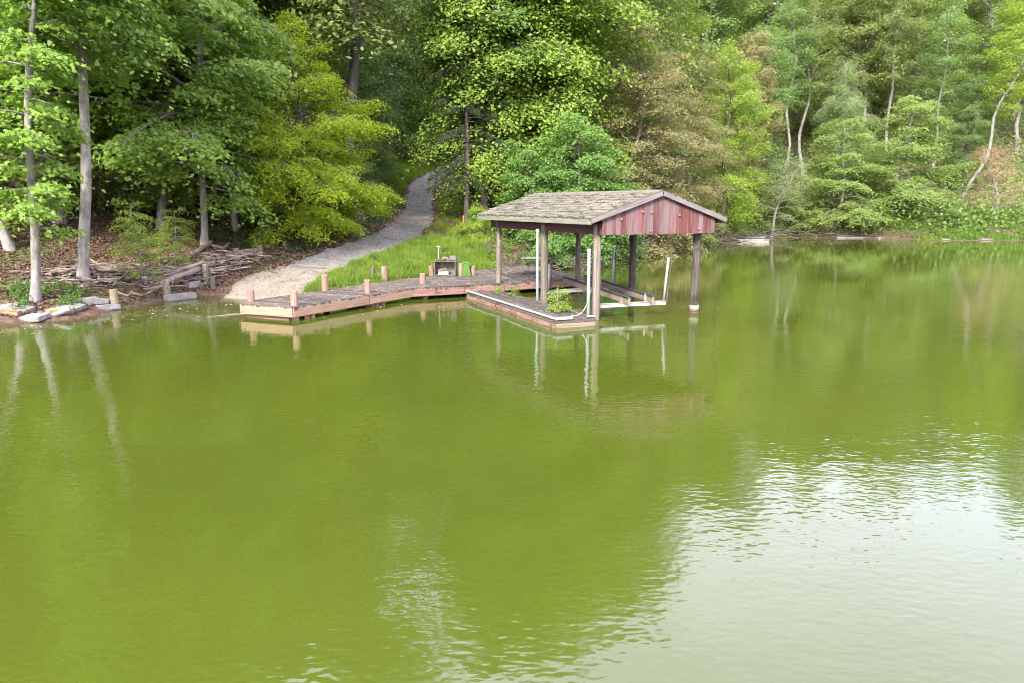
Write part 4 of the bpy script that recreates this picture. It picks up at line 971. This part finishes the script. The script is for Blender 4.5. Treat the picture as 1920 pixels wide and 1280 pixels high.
# ------------------------------------------------------------------ shore timbers, slabs, logs
def wob_pts(pts, k, amp, seed):
    rg = random.Random(seed); P_ = [Vector(p) for p in pts]; out_ = []
    n_ = len(P_) - 1
    for i in range(k + 1):
        f = i / k * n_; j = min(n_ - 1, int(f)); q = P_[j].lerp(P_[j + 1], f - j)
        out_.append(q + Vector((rg.uniform(-amp, amp), rg.uniform(-amp, amp), rg.uniform(-amp, amp) * .6)))
    return out_
LOGS = [
 ([(-14.96, 28.40, 0.32),(-14.64, 29.30, 0.69),(-14.20, 30.00, 0.87),(-13.82, 30.80, 1.09)],.12,'thick crooked log sloping down to the water beside the shore post'),
 ([(-15.63, 29.30, 0.66),(-14.68, 30.30, 0.97),(-13.72, 31.00, 1.36)],.09,'long grey log lying above the thick crooked log'),
 ([(-13.88, 31.40, 1.16),(-13.55, 31.60, 1.21)],.13,'short sawn log end poking out behind the tall shore post'),
 ([(-13.69, 32.20, 1.14),(-13.56, 33.80, 1.39)],.11,'split pale log between the two tall shore posts'),
 ([(-14.41, 32.60, 1.33),(-13.94, 33.40, 1.34),(-13.85, 34.40, 1.45)],.10,'brown log behind the split pale log'),
 ([(-13.60, 34.40, 1.26),(-13.11, 36.20, 1.59)],.11,'straight pale rail log on top of the upper shore posts'),
 ([(-13.19, 36.40, 1.50),(-12.87, 37.20, 1.56)],.08,'short dark log at the uphill end of the pale rail log'),
 ([(-15.36, 33.20, 1.41),(-15.11, 35.20, 2.03)],.10,'stout log slanting up out of the brush toward the maple trunk'),
 ([(-15.09, 35.00, 1.86),(-14.44, 35.00, 1.70),(-14.39, 35.60, 1.90)],.06,'crooked branch lying right of the stout slanting log'),
 ([(-17.25, 28.20, 1.09),(-16.20, 28.60, 1.01)],.07,'flat grey plank-like log right of the thick maple trunk'),
 ([(-19.16, 28.80, 1.25),(-17.94, 28.80, 1.14),(-16.66, 29.80, 1.25)],.05,'long thin pole lying across behind both grey maple trunks'),
 ([(-18.28, 26.60, 0.80),(-17.87, 27.30, 1.03),(-17.67, 28.00, 1.09)],.05,'bent branch between the two grey maple trunks'),
 ([(-16.70, 26.00, 0.52),(-16.53, 26.40, 0.68),(-16.28, 26.80, 0.65)],.045,'pale curved branch at the foot of the thick maple trunk'),
]
for i, (pts, r, lab) in enumerate(LOGS):
    r *= 1.25; k = 8; P_ = wob_pts(pts, k, .035, i); rr = [r * (1 + .14 * math.sin(j * 2.1 + i)) * (1 - .25 * j / k) for j in range(k + 1)]
    c = P_[0]; d = (P_[-1] - P_[0]); X = d.normalized(); Y = UP.cross(X).normalized(); Z = X.cross(Y)
    mt = Matrix((X, Y, Z)); mb = MB(); mb.tube([mt @ (p - c) for p in P_], rr, 9)
    o = local_obj('log', mb.v, mb.f, M['log'], None, X, Y, Z, c)
    tag(o, lab, 'log', 'old logs piled on the left bank')
M['brush'] = wood('sun_bleached_branches', (.13, .095, .07), (.26, .20, .155), (.42, .35, .285), grain=(3, 3, 3), vary=.0, stain=(.10, .075, .058), blotch=.9, stain_fac=.52)
rg = np.random.default_rng(8); tb_ = TB()
for k in range(380):
    f = rg.random(); x = -17.6 + 5.0 * f + rg.normal(0, .5); y = 26.2 + 7.6 * f + rg.normal(0, .75)
    z = H(x, y)
    if z < .15: continue
    L_ = rg.uniform(.35, 1.9); az = rg.normal(.85, .9); r = .012 + .06 * rg.random() ** 1.6; zz = z + rg.uniform(.04, .40); sl = rg.normal(.05, .13)
    p0 = np.array([x, y, zz]); d = np.array([math.cos(az), math.sin(az), sl]); s = np.linspace(-.5, .5, 6)[:, None] * L_
    pp = p0 + s * d + rg.normal(0, .03, (6, 3)); hz = H_arr(pp[:, :2]); pp[:, 2] = np.maximum(pp[:, 2], hz + r)
    tb_.tube(pp, r * np.linspace(1, .5, 6), 5)
bv, bf = tb_.get(); o = link('brushwood', np_mesh('brushwood', bv, bf, M['brush'], smooth=True)); tag(o, 'tangle of dead branches and driftwood heaped on the left bank', 'brushwood', kind='stuff')

POSTS = [(-15.00, 25.98,.62,.14,'stout pale-sided shore post at the end of the concrete slabs','raw'),(-14.19, 28.34,.66,.13,'grey shore post standing at the waterline under the crooked log','grey_post'),
 (-13.63, 30.83,.80,.13,'tall split grey shore post at the left edge of the sand','grey_post'),(-13.17, 30.42,.50,.10,'short post leaning against the tall split shore post','grey_post'),
 (-13.15, 33.15,.72,.13,'grey post uphill of the sand carrying the pale rail log','grey_post'),(-12.55, 34.73,.62,.12,'upper grey post under the far end of the rail log','grey_post'),
 (-12.96, 35.05,.32,.10,'stubby post just left of the upper grey post','grey_post'),(-12.03, 37.07,.36,.11,'small dark post among leaves beside the path','dark_post'),(-6.37, 31.70,.48,.13,'dark grey post standing in the tall grass behind the dock','dark_post')]
for i, (x, y, h_, r, lab, mt) in enumerate(POSTS):
    z = H(x, y); mb = pile(x, y, z - .6, z + h_, r, M[mt], None, 'shore_post', seed=100 + i); tag(mb, lab, 'post', 'timber posts along the left shore')
def slab(name, x, y, z, size, rz, tilt, mat, lab, cat, group, seed):
    rg_ = random.Random(seed); bm = bmesh.new(); bmesh.ops.create_cube(bm, size=1.0)
    bmesh.ops.scale(bm, vec=size, verts=bm.verts); bmesh.ops.bevel(bm, geom=bm.edges[:], offset=.018, segments=2, affect='EDGES')
    for v_ in bm.verts: v_.co += Vector((rg_.uniform(-.012, .012), rg_.uniform(-.012, .012), rg_.uniform(-.008, .008)))
    me = bpy.data.meshes.new(name); bm.to_mesh(me); bm.free(); me.materials.append(M[mat]); o = link(name, me, None, (x, y, z)); o.rotation_euler = (tilt[0], tilt[1], rz)
    return tag(o, lab, cat, group)
SL = [(-17.36, 23.57,(.75,.55,.16),.5,(.12,-.1),'concrete','grey slab cut by the left picture edge'),(-16.79, 23.55,(.62,.5,.13),-.25,(.2,.1),'concrete','slab tipped against the leftmost slab'),
 (-16.12, 23.14,(.78,.55,.17),-.2,(.16,-.05),'concrete','low wide slab nearest the water'),(-15.75, 23.53,(1.05,.42,.10),.62,(.28,-.32),'concrete','long slab tilted steeply upward'),
 (-15.74, 23.84,(.8,.5,.2),.7,(.1,-.1),'sandstone','ochre stone under the steeply tilted slab'),(-16.91, 23.28,(.6,.4,.15),-.1,(.05,.05),'sandstone','ochre stone half under water by the left edge'),(-15.66, 24.40,(.75,.6,.15),.0,(.12,.12),'concrete','flat broken slab right of the tilted one'),
 (-15.73, 25.31,(.85,.38,.18),.85,(.02,-.02),'concrete','straight curb piece, lowest of the curb'),(-15.50, 25.58,(.8,.38,.18),.95,(.0,.0),'concrete','straight curb piece in the middle of the curb'),(-15.06, 25.58,(.8,.36,.18),.9,(.0,.03),'concrete','straight curb piece touching the pale-sided post'),
 (-13.78, 28.60,(1.3,.3,.26),1.0,(.0,.0),'concrete','long pale curb slab right of the waterline post'),(-13.87, 30.54,(1.1,.3,.26),1.08,(.0,-.03),'concrete','pale curb slab ending at the tall split post')]
for i, (x, y, size, rz, tl, mt, lab) in enumerate(SL): slab('concrete_block', x, y, max(.06, H(x, y) + .02) if i < 10 else max(.1, H(x, y) + .06), size, rz, tl, mt, lab, 'slab', 'concrete slabs along the left waterline', 300 + i)
slab('pale_rock', -15.86, 26.29, .3, (.5, .3, .16), .3, (.1, -.15), 'concrete', 'rounded whitish rock on the bank left of the pale-sided post', 'rock', None, 333)
for i, (x, y, L_, az, lab) in enumerate([(-10.27, 24.20,.9,.5,'thin stick floating left of the dock end'),(-9.84, 24.56,.8,.1,'pale stick floating against the dock end')]):
    mb = MB(); mb.tube([(x - L_ / 2 * math.cos(az), y - L_ / 2 * math.sin(az), .004), (x, y, .015), (x + L_ / 2 * math.cos(az), y + L_ / 2 * math.sin(az), .008)], [.012, .016, .01], 6)
    o = mb.build('floating_stick', M['raw'], None, origin=(x, y, 0)); tag(o, lab, 'stick')
x, y = -3.26, 47.17; z = H(x, y); mb = MB(); mb.box((x, y, z + .45), (.07, .05, 1.0)); mb.prism([(x - .035, y - .025, z + .95), (x + .035, y - .025, z + .95), (x, y - .025, z + 1.03)], (0, .05, 0)); o = mb.build('survey_stake', M['orange'], None, origin=(x, y, z)); tag(o, 'faded orange wooden stake in the grass behind the boathouse', 'stake')

# ------------------------------------------------------------------ far dock and skiff
fx, fy = 23.95, 73.5
fd = empty('far_dock', (fx, fy, 0), 'small dark low dock on the far shore beyond the boathouse', 'dock')
Xf = Vector((.985, .17, 0)).normalized(); Yf = Vector((-.17, .985, 0)); cf = Vector((fx, fy, .5))
for k in range(18): board('deck_board', cf + Xf * (-2.1 + k * .245) - Yf * 1.0, cf + Xf * (-2.1 + k * .245) + Yf * 1.2, .235, .04, M['deck'], fd)
board('front_beam', cf - Xf * 2.2 - Yf * 1.03 - UP * .10, cf + Xf * .0 - Yf * 1.03 - UP * .10, .05, .18, M['dark_post'], fd); board('front_beam', cf + Xf * .0 - Yf * 1.035 - UP * .08, cf + Xf * 2.25 - Yf * 1.035 - UP * .08, .05, .17, M['roof_trim'], fd)
for a, b in ((-2, -.9), (-.2, -.9), (2, -.9), (-2, 1.1), (2, 1.1)): q = cf + Xf * a + Yf * b; pile(q.x, q.y, -1.5, .47, .09, M['dark_post'], fd, 'post', seed=int(200 + a * 3 + b))
ch = empty('dock_bench', (fx - 1.9, fy + .1, .52), 'small dark bench seat on the left end of the far dock', 'bench'); q = Vector((fx - 1.75, fy + .2, .52))
for z in (.28, .5): board('rail', q - Xf * .5 + UP * z, q + Xf * .5 + UP * z, .25 if z < .4 else .06, .06, M['grey_post'], ch)
for a in (-.45, .45): board('leg', q + Xf * a, q + Xf * a + UP * .5, .07, .07, M['grey_post'], ch)
sk = empty('skiff', (fx + .75, fy - 1.7, 0), 'cream flat-bottomed skiff moored in front of the far dock', 'boat'); mb = MB(); q = Vector((fx + .75, fy - 1.75, 0)); secs = []
for f, w_, z0, z1 in ((-1.6, .35, .06, .27), (-1.3, .52, -.04, .25), (-.6, .60, -.1, .23), (.6, .60, -.1, .22), (1.5, .55, -.08, .23)):
    secs.append([q + Xf * f + Yf * a * w_ + UP * z for a, z in ((-1, z1), (-.85, z0), (.85, z0), (1, z1), (.9, z1), (.75, z0 + .06), (-.75, z0 + .06), (-.9, z1))])
for i in range(len(secs) - 1):
    k0 = len(mb.v); mb.v += secs[i] + secs[i + 1]; mb.f += [(k0 + j, k0 + (j + 1) % 8, k0 + 8 + (j + 1) % 8, k0 + 8 + j) for j in range(8)]
for sct in (secs[0], secs[-1]): mb.prism([sct[0], sct[1], sct[2], sct[3]], Xf * .03)
mb.build('hull', M['hull'], sk)
board('gunwale', q - Xf * 1.4 - Yf * .60 + UP * .25, q + Xf * 1.5 - Yf * .60 + UP * .25, .06, .05, M['white'], sk); board('gunwale', q - Xf * 1.4 + Yf * .60 + UP * .25, q + Xf * 1.5 + Yf * .60 + UP * .25, .06, .05, M['white'], sk)
for a in (-.6, .7): board('thwart', q + Xf * a - Yf * .52 + UP * .18, q + Xf * a + Yf * .52 + UP * .18, .22, .03, M['raw'], sk)
for i, (x, y, sx, lab) in enumerate([(39.15, 80.30,4.0,'long pale ledge at the far waterline under the spreading trees'),(42.47, 79.07,2.6,'short pale ledge at the far waterline right of the long one'),(47.83, 75.60,3.2,'pale stone ledge left of the rusty shore tree'),(52.44, 75.60,4.2,'pale stone ledge at the far right waterline')]):
    slab('shore_ledge', x, y, .04, (sx, .7, .22), .03 * i, (0, .01), 'concrete', lab, 'ledge', 'ledges at the far waterline', 400 + i)

# ------------------------------------------------------------------ ground cover (uncountable)
pathx = lambda y: np.interp(y, [p[1] for p in PATH], [p[0] for p in PATH])
def in_poly(x, y, poly):
    c = np.zeros(len(x), bool); n_ = len(poly)
    for i in range(n_):
        (x1, y1), (x2, y2) = poly[i], poly[(i + 1) % n_]
        c ^= ((y1 > y) != (y2 > y)) & (x < (x2 - x1) * (y - y1) / (y2 - y1 + 1e-12) + x1)
    return c
def patch(x, y, s, seed): 
    rg = np.random.default_rng(seed); p = rg.uniform(0, 6, 6)
    return .5 + .5 * (np.sin(x * s + p[0]) * np.sin(y * s * 1.2 + p[1]) * .6 + np.sin(x * s * 2.3 + y * s + p[2]) * .4)
DOCKPOLY = [A_, B_, C_, E_, F_, K_, G_, D_, D2_, D3_, A2_]
def pts_in(n_, x0, x1, y0, y1, test, seed, zmin=.03):
    rg = np.random.default_rng(seed); x = rg.uniform(x0, x1, n_); y = rg.uniform(y0, y1, n_); m_ = test(x, y) & ~in_poly(x, y, DOCKPOLY)
    x, y = x[m_], y[m_]; z = H_arr(np.column_stack([x, y])); k = z > zmin
    return x[k], y[k], z[k], rg
def litter_obj(name, x, y, z, rg, size, colr, lab, lift=.02):
    N = len(x); pos = np.column_stack([x, y, z + lift + rg.uniform(0, .03, N)]); nr = rg.normal(size=(N, 3)) * .45 + [0, 0, 1]
    v_, f_, t_ = leaves(pos, nr, rg.uniform(.6, 1.3, N) * size, np.clip(rg.normal(.45, .28, N), 0, 1), 'oval', rg)
    o = link(name, np_mesh(name, v_, f_, M['litter'], tint=t_)); o.color = (*colr, 1); tag(o, lab, 'leaf litter', kind='stuff'); return o
beachd = lambda x, y: (x > -12.9 + .35 * (y - 29)) & (y < 32.5) & (x < -8)
def t1(x, y): return (np.abs(x - pathx(y)) > 1.15 + .35 * patch(x, y, 1.1, 2)) & ~beachd(x, y) & (x < pathx(y) + .4)
x, y, z, rg = pts_in(95000, -34, -7, 22.5, 56, lambda x, y: t1(x, y) & (np.random.default_rng(1).random(len(x)) < .35 + .65 * (y < 40)), 41, .12)
litter_obj('leaf_litter', x, y, z, rg, .13, (.115, .07, .047), 'brown fallen leaves covering the left bank')
x, y, z, rg = pts_in(30000, -13, -4, 32, 90, lambda x, y: (np.abs(np.abs(x - pathx(y)) - 1.45) < .38) | (np.random.default_rng(3).random(len(x)) < .02), 42)
litter_obj('path_edge_leaves', x, y, z, rg, .13, (.14, .08, .055), 'reddish fallen leaves lining both edges of the gravel path', .05)
x, y, z, rg = pts_in(2600, -12.6, -8.4, 28.4, 33, lambda x, y: beachd(x, y), 43)
litter_obj('beach_leaves', x, y, z, rg, .075, (.13, .08, .055), 'scattered dead leaves on the sandy landing', .03)
rg = np.random.default_rng(44); x = rg.uniform(-9.5, 3.4, 2500); y = rg.uniform(23, 39.3, 2500); k = in_poly(x, y, DOCKPOLY); x, y = x[k], y[k]
litter_obj('deck_leaves', x, y, np.full(len(x), DZ + .006), rg, .06, (.22, .165, .11), 'small dry leaves scattered over the dock boards', 0)
rg = np.random.default_rng(45); N = 420; p = [c0 + Xc * rg.uniform(-.5, .5) + Yc * rg.uniform(-.25, .25) for _ in range(N)]
litter_obj('cabinet_leaves', np.array([q.x for q in p]), np.array([q.y for q in p]), np.full(N, DZ + .735), rg, .08, (.14, .075, .055), 'heap of dead leaves on the wooden cabinet top', 0)

def grass(name, x, y, z, rg, h0, h1, wid, colr, lab, bend=.35):
    N = len(x); h_ = rg.uniform(h0, h1, N) * (.45 + .85 * patch(x, y, 2.6, 13)); a = rg.uniform(0, 6.28, N); b = rg.normal(0, bend, (N, 2)) * h_[:, None]
    d = np.column_stack([np.cos(a), np.sin(a)]) * wid
    P0 = np.column_stack([x, y, z - .02]); V0 = P0 + np.column_stack([d, np.zeros(N)]); V1 = P0 - np.column_stack([d, np.zeros(N)])
    mid = P0 + np.column_stack([b * .3, h_ * .6]); V2 = mid - np.column_stack([d * .7, np.zeros(N)]); V3_ = mid + np.column_stack([d * .7, np.zeros(N)])
    T_ = P0 + np.column_stack([b, h_])
    # tip as a second quad collapsed to a narrow end
    tip2 = T_ + np.column_stack([d * .12, np.zeros(N)]); V = np.stack([V0, V1, V2, V3_, T_, tip2], 1).reshape(-1, 3); k = np.arange(N)[:, None] * 6
    F = np.stack([k + np.array([[0, 1, 2, 3]]), k + np.array([[3, 2, 4, 5]])], 1).reshape(-1, 4)
    t_ = np.repeat(np.clip(patch(x, y, .9, 9) * .7 + rg.normal(.15, .3, N), 0, 1), 2)
    o = link(name, np_mesh(name, V, F, M['grass'], tint=t_)); o.color = (*colr, 1); tag(o, lab, 'grass', kind='stuff'); return o
MEADOW = [(-8.55,27.4),(-6.15,30.3),(-4.2,33.0),(-2.3,35.8),(-.6,37.6),(-.9,39.6),(-2.2,41.6),(-4.6,43.5),(-5.75,43.6),(-6.7,39.5),(-7.6,35.5),(-8.2,32.2),(-8.7,30.2)]
x, y, z, rg = pts_in(125000, -9, 0, 27, 44, lambda x, y: in_poly(x, y, MEADOW) & (patch(x, y, 1.7, 5) > .22), 51, .0)
grass('meadow_grass', x, y, z, rg, .14, .48, .013, (.100, .165, .020), 'bright green grass between the dock and the gravel path')
x, y, z, rg = pts_in(85000, -7, 3, 42, 92, lambda x, y: (x > pathx(y) + 1.55) & (x < pathx(y) + 7.5) & (patch(x, y, 1.3, 6) > .48), 52)
grass('path_grass', x, y, z, rg, .10, .32, .022, (.125, .195, .022), 'thin grass on the slope right of the gravel path')
x, y, z, rg = pts_in(60000, -18, -9, 60, 95, lambda x, y: (x < pathx(y) - 1.5) & (x > pathx(y) - 6), 53)
grass('upper_grass', x, y, z, rg, .15, .45, .03, (.135, .215, .020), 'light green grass on the left side of the upper path')
x, y, z, rg = pts_in(42000, 44, 66, 75, 87, lambda x, y: (patch(x, y, .6, 6) > .35), 54)
grass('bank_grass', x, y, z, rg, .2, .6, .05, (.075, .14, .022), 'green low growth on the far right bank')
def cover(name, x, y, z, rg, hmax, size, colr, lab, cat='ground cover', shape='oval'):
    N = len(x); pos = np.column_stack([x, y, z + rg.uniform(.02, 1, N) ** 1.3 * hmax]); nr = rg.normal(size=(N, 3)) * .5 + [0, -.25, .8]
    v_, f_, t_ = leaves(pos, nr, rg.uniform(.6, 1.3, N) * size, np.clip(rg.normal(.5, .2, N), 0, 1), shape, rg)
    o = link(name, np_mesh(name, v_, f_, M['leaf'], tint=t_)); o.color = (*colr, 1); tag(o, lab, cat, kind='stuff'); return o
x, y, z, rg = pts_in(60000, -19, -8, 36, 72, lambda x, y: (x < pathx(y) - 1.75 - .4 * patch(x, y, 1.2, 8)) & (x > pathx(y) - 6.5 - 2 * patch(x, y, .5, 3)) & (patch(x, y, .9, 11) > .28), 55)
cover('ivy', x, y, z, rg, .32, .13, (.048, .082, .026), 'dark ivy ground cover left of the gravel path')
x, y, z, rg = pts_in(16000, -19.5, -13.6, 22.6, 28.4, lambda x, y: (patch(x, y, 1.5, 4) > .45) & (y < 26.2 + .25 * (x + 15)), 56, .24)
cover('shore_ferns', x, y, z, rg, .34, .10, (.070, .135, .028), 'fresh green ferns behind the concrete slabs at left')
x, y, z, rg = pts_in(80000, -1.5, 47, 38, 84, lambda x, y: np.ones(len(x), bool), 57, .02)
k = (z < 1.9) | (y > 70); x, y, z = x[k], y[k], z[k]
cover('bank_undergrowth', x, y, z, rg, .9, .20, (.085, .115, .032), 'tangled undergrowth on the bank behind the boathouse')
x, y, z, rg = pts_in(150000, -75, 85, 46, 120, lambda x, y: (np.abs(x - pathx(y)) > 5.5) & ((x < -14) | (y > 62)) & (patch(x, y, .45, 21) > .25) & ~((x > -10) & (x < 2) & (y < 75)) & ~((x < -8) & (x > -16) & (y > 58) & (y < 97)), 58, .3)
cover('understory', x, y, z, rg, 3.4, .42, (.120, .175, .045), 'leafy understory between the trunks on the wooded slopes')
# roots and dead twigs along the shaded waterline
rg = np.random.default_rng(60); tb_ = TB()
SHL = np.array([(1.2,40.6),(4.2,42.3),(6.8,47),(9.8,52.7),(14.5,59.6),(19.4,66.6),(25,74.2),(30.4,81.2),(39,80.4)])
for k in range(170):
    f = rg.random() * (len(SHL) - 1); j = int(f); p = SHL[j] + (SHL[j + 1] - SHL[j]) * (f - j); sc = 1 + p[1] / 60
    a = rg.uniform(0, 6.28); L_ = rg.uniform(.4, 1.5) * sc; d = np.array([math.cos(a), math.sin(a) * .5 - .4, rg.uniform(-.25, .55)])
    q = np.array([p[0] + rg.normal(0, .3), p[1] + rg.normal(0, .3), rg.uniform(.05, .7)]); s = np.linspace(0, 1, 5)[:, None]
    tb_.tube(q + s * L_ * unit(d) + rg.normal(0, .05, (5, 3)), np.linspace(.024, .008, 5) * sc * rg.uniform(.5, 1.4), 4)
bv, bf = tb_.get(); o = link('shoreline_roots', np_mesh('shoreline_roots', bv, bf, M['bark_dark'], smooth=True)); tag(o, 'exposed roots and dead twigs along the shaded waterline', 'roots', kind='stuff')

# leaves and seed fluff drifting on the water near the banks
rg = np.random.default_rng(66); pts = []
for (xa, ya, xb, yb, sp, n_) in ((22, 66, 40, 76, 3.0, 150), (40, 72, 56, 72, 2.0, 110), (-15.5, 22.5, -11.5, 27, 1.0, 70), (5, 40, 16, 56, 1.2, 60), (-6, 25, 1, 27.5, .8, 30)):
    f = rg.random(n_); pts.append(np.column_stack([xa + (xb - xa) * f + rg.normal(0, sp, n_), ya + (yb - ya) * f + rg.normal(0, sp, n_)]))
pts = np.concatenate(pts); hz = H_arr(pts); pts = pts[(hz < -.05) & ~in_poly(pts[:, 0], pts[:, 1], DOCKPOLY)]; N = len(pts)
v_, f_, t_ = leaves(np.column_stack([pts, np.full(N, .006)]), rg.normal(size=(N, 3)) * .04 + [0, 0, 1], rg.uniform(.05, .11, N) * (1 + pts[:, 1] / 90), np.clip(rg.normal(.6, .3, N), 0, 1), 'oval', rg)
o = link('floating_leaves', np_mesh('floating_leaves', v_, f_, M['litter'], tint=t_)); o.color = (.26, .22, .13, 1); tag(o, 'pale fallen leaves drifting on the lake near its banks', 'floating leaves', kind='stuff')
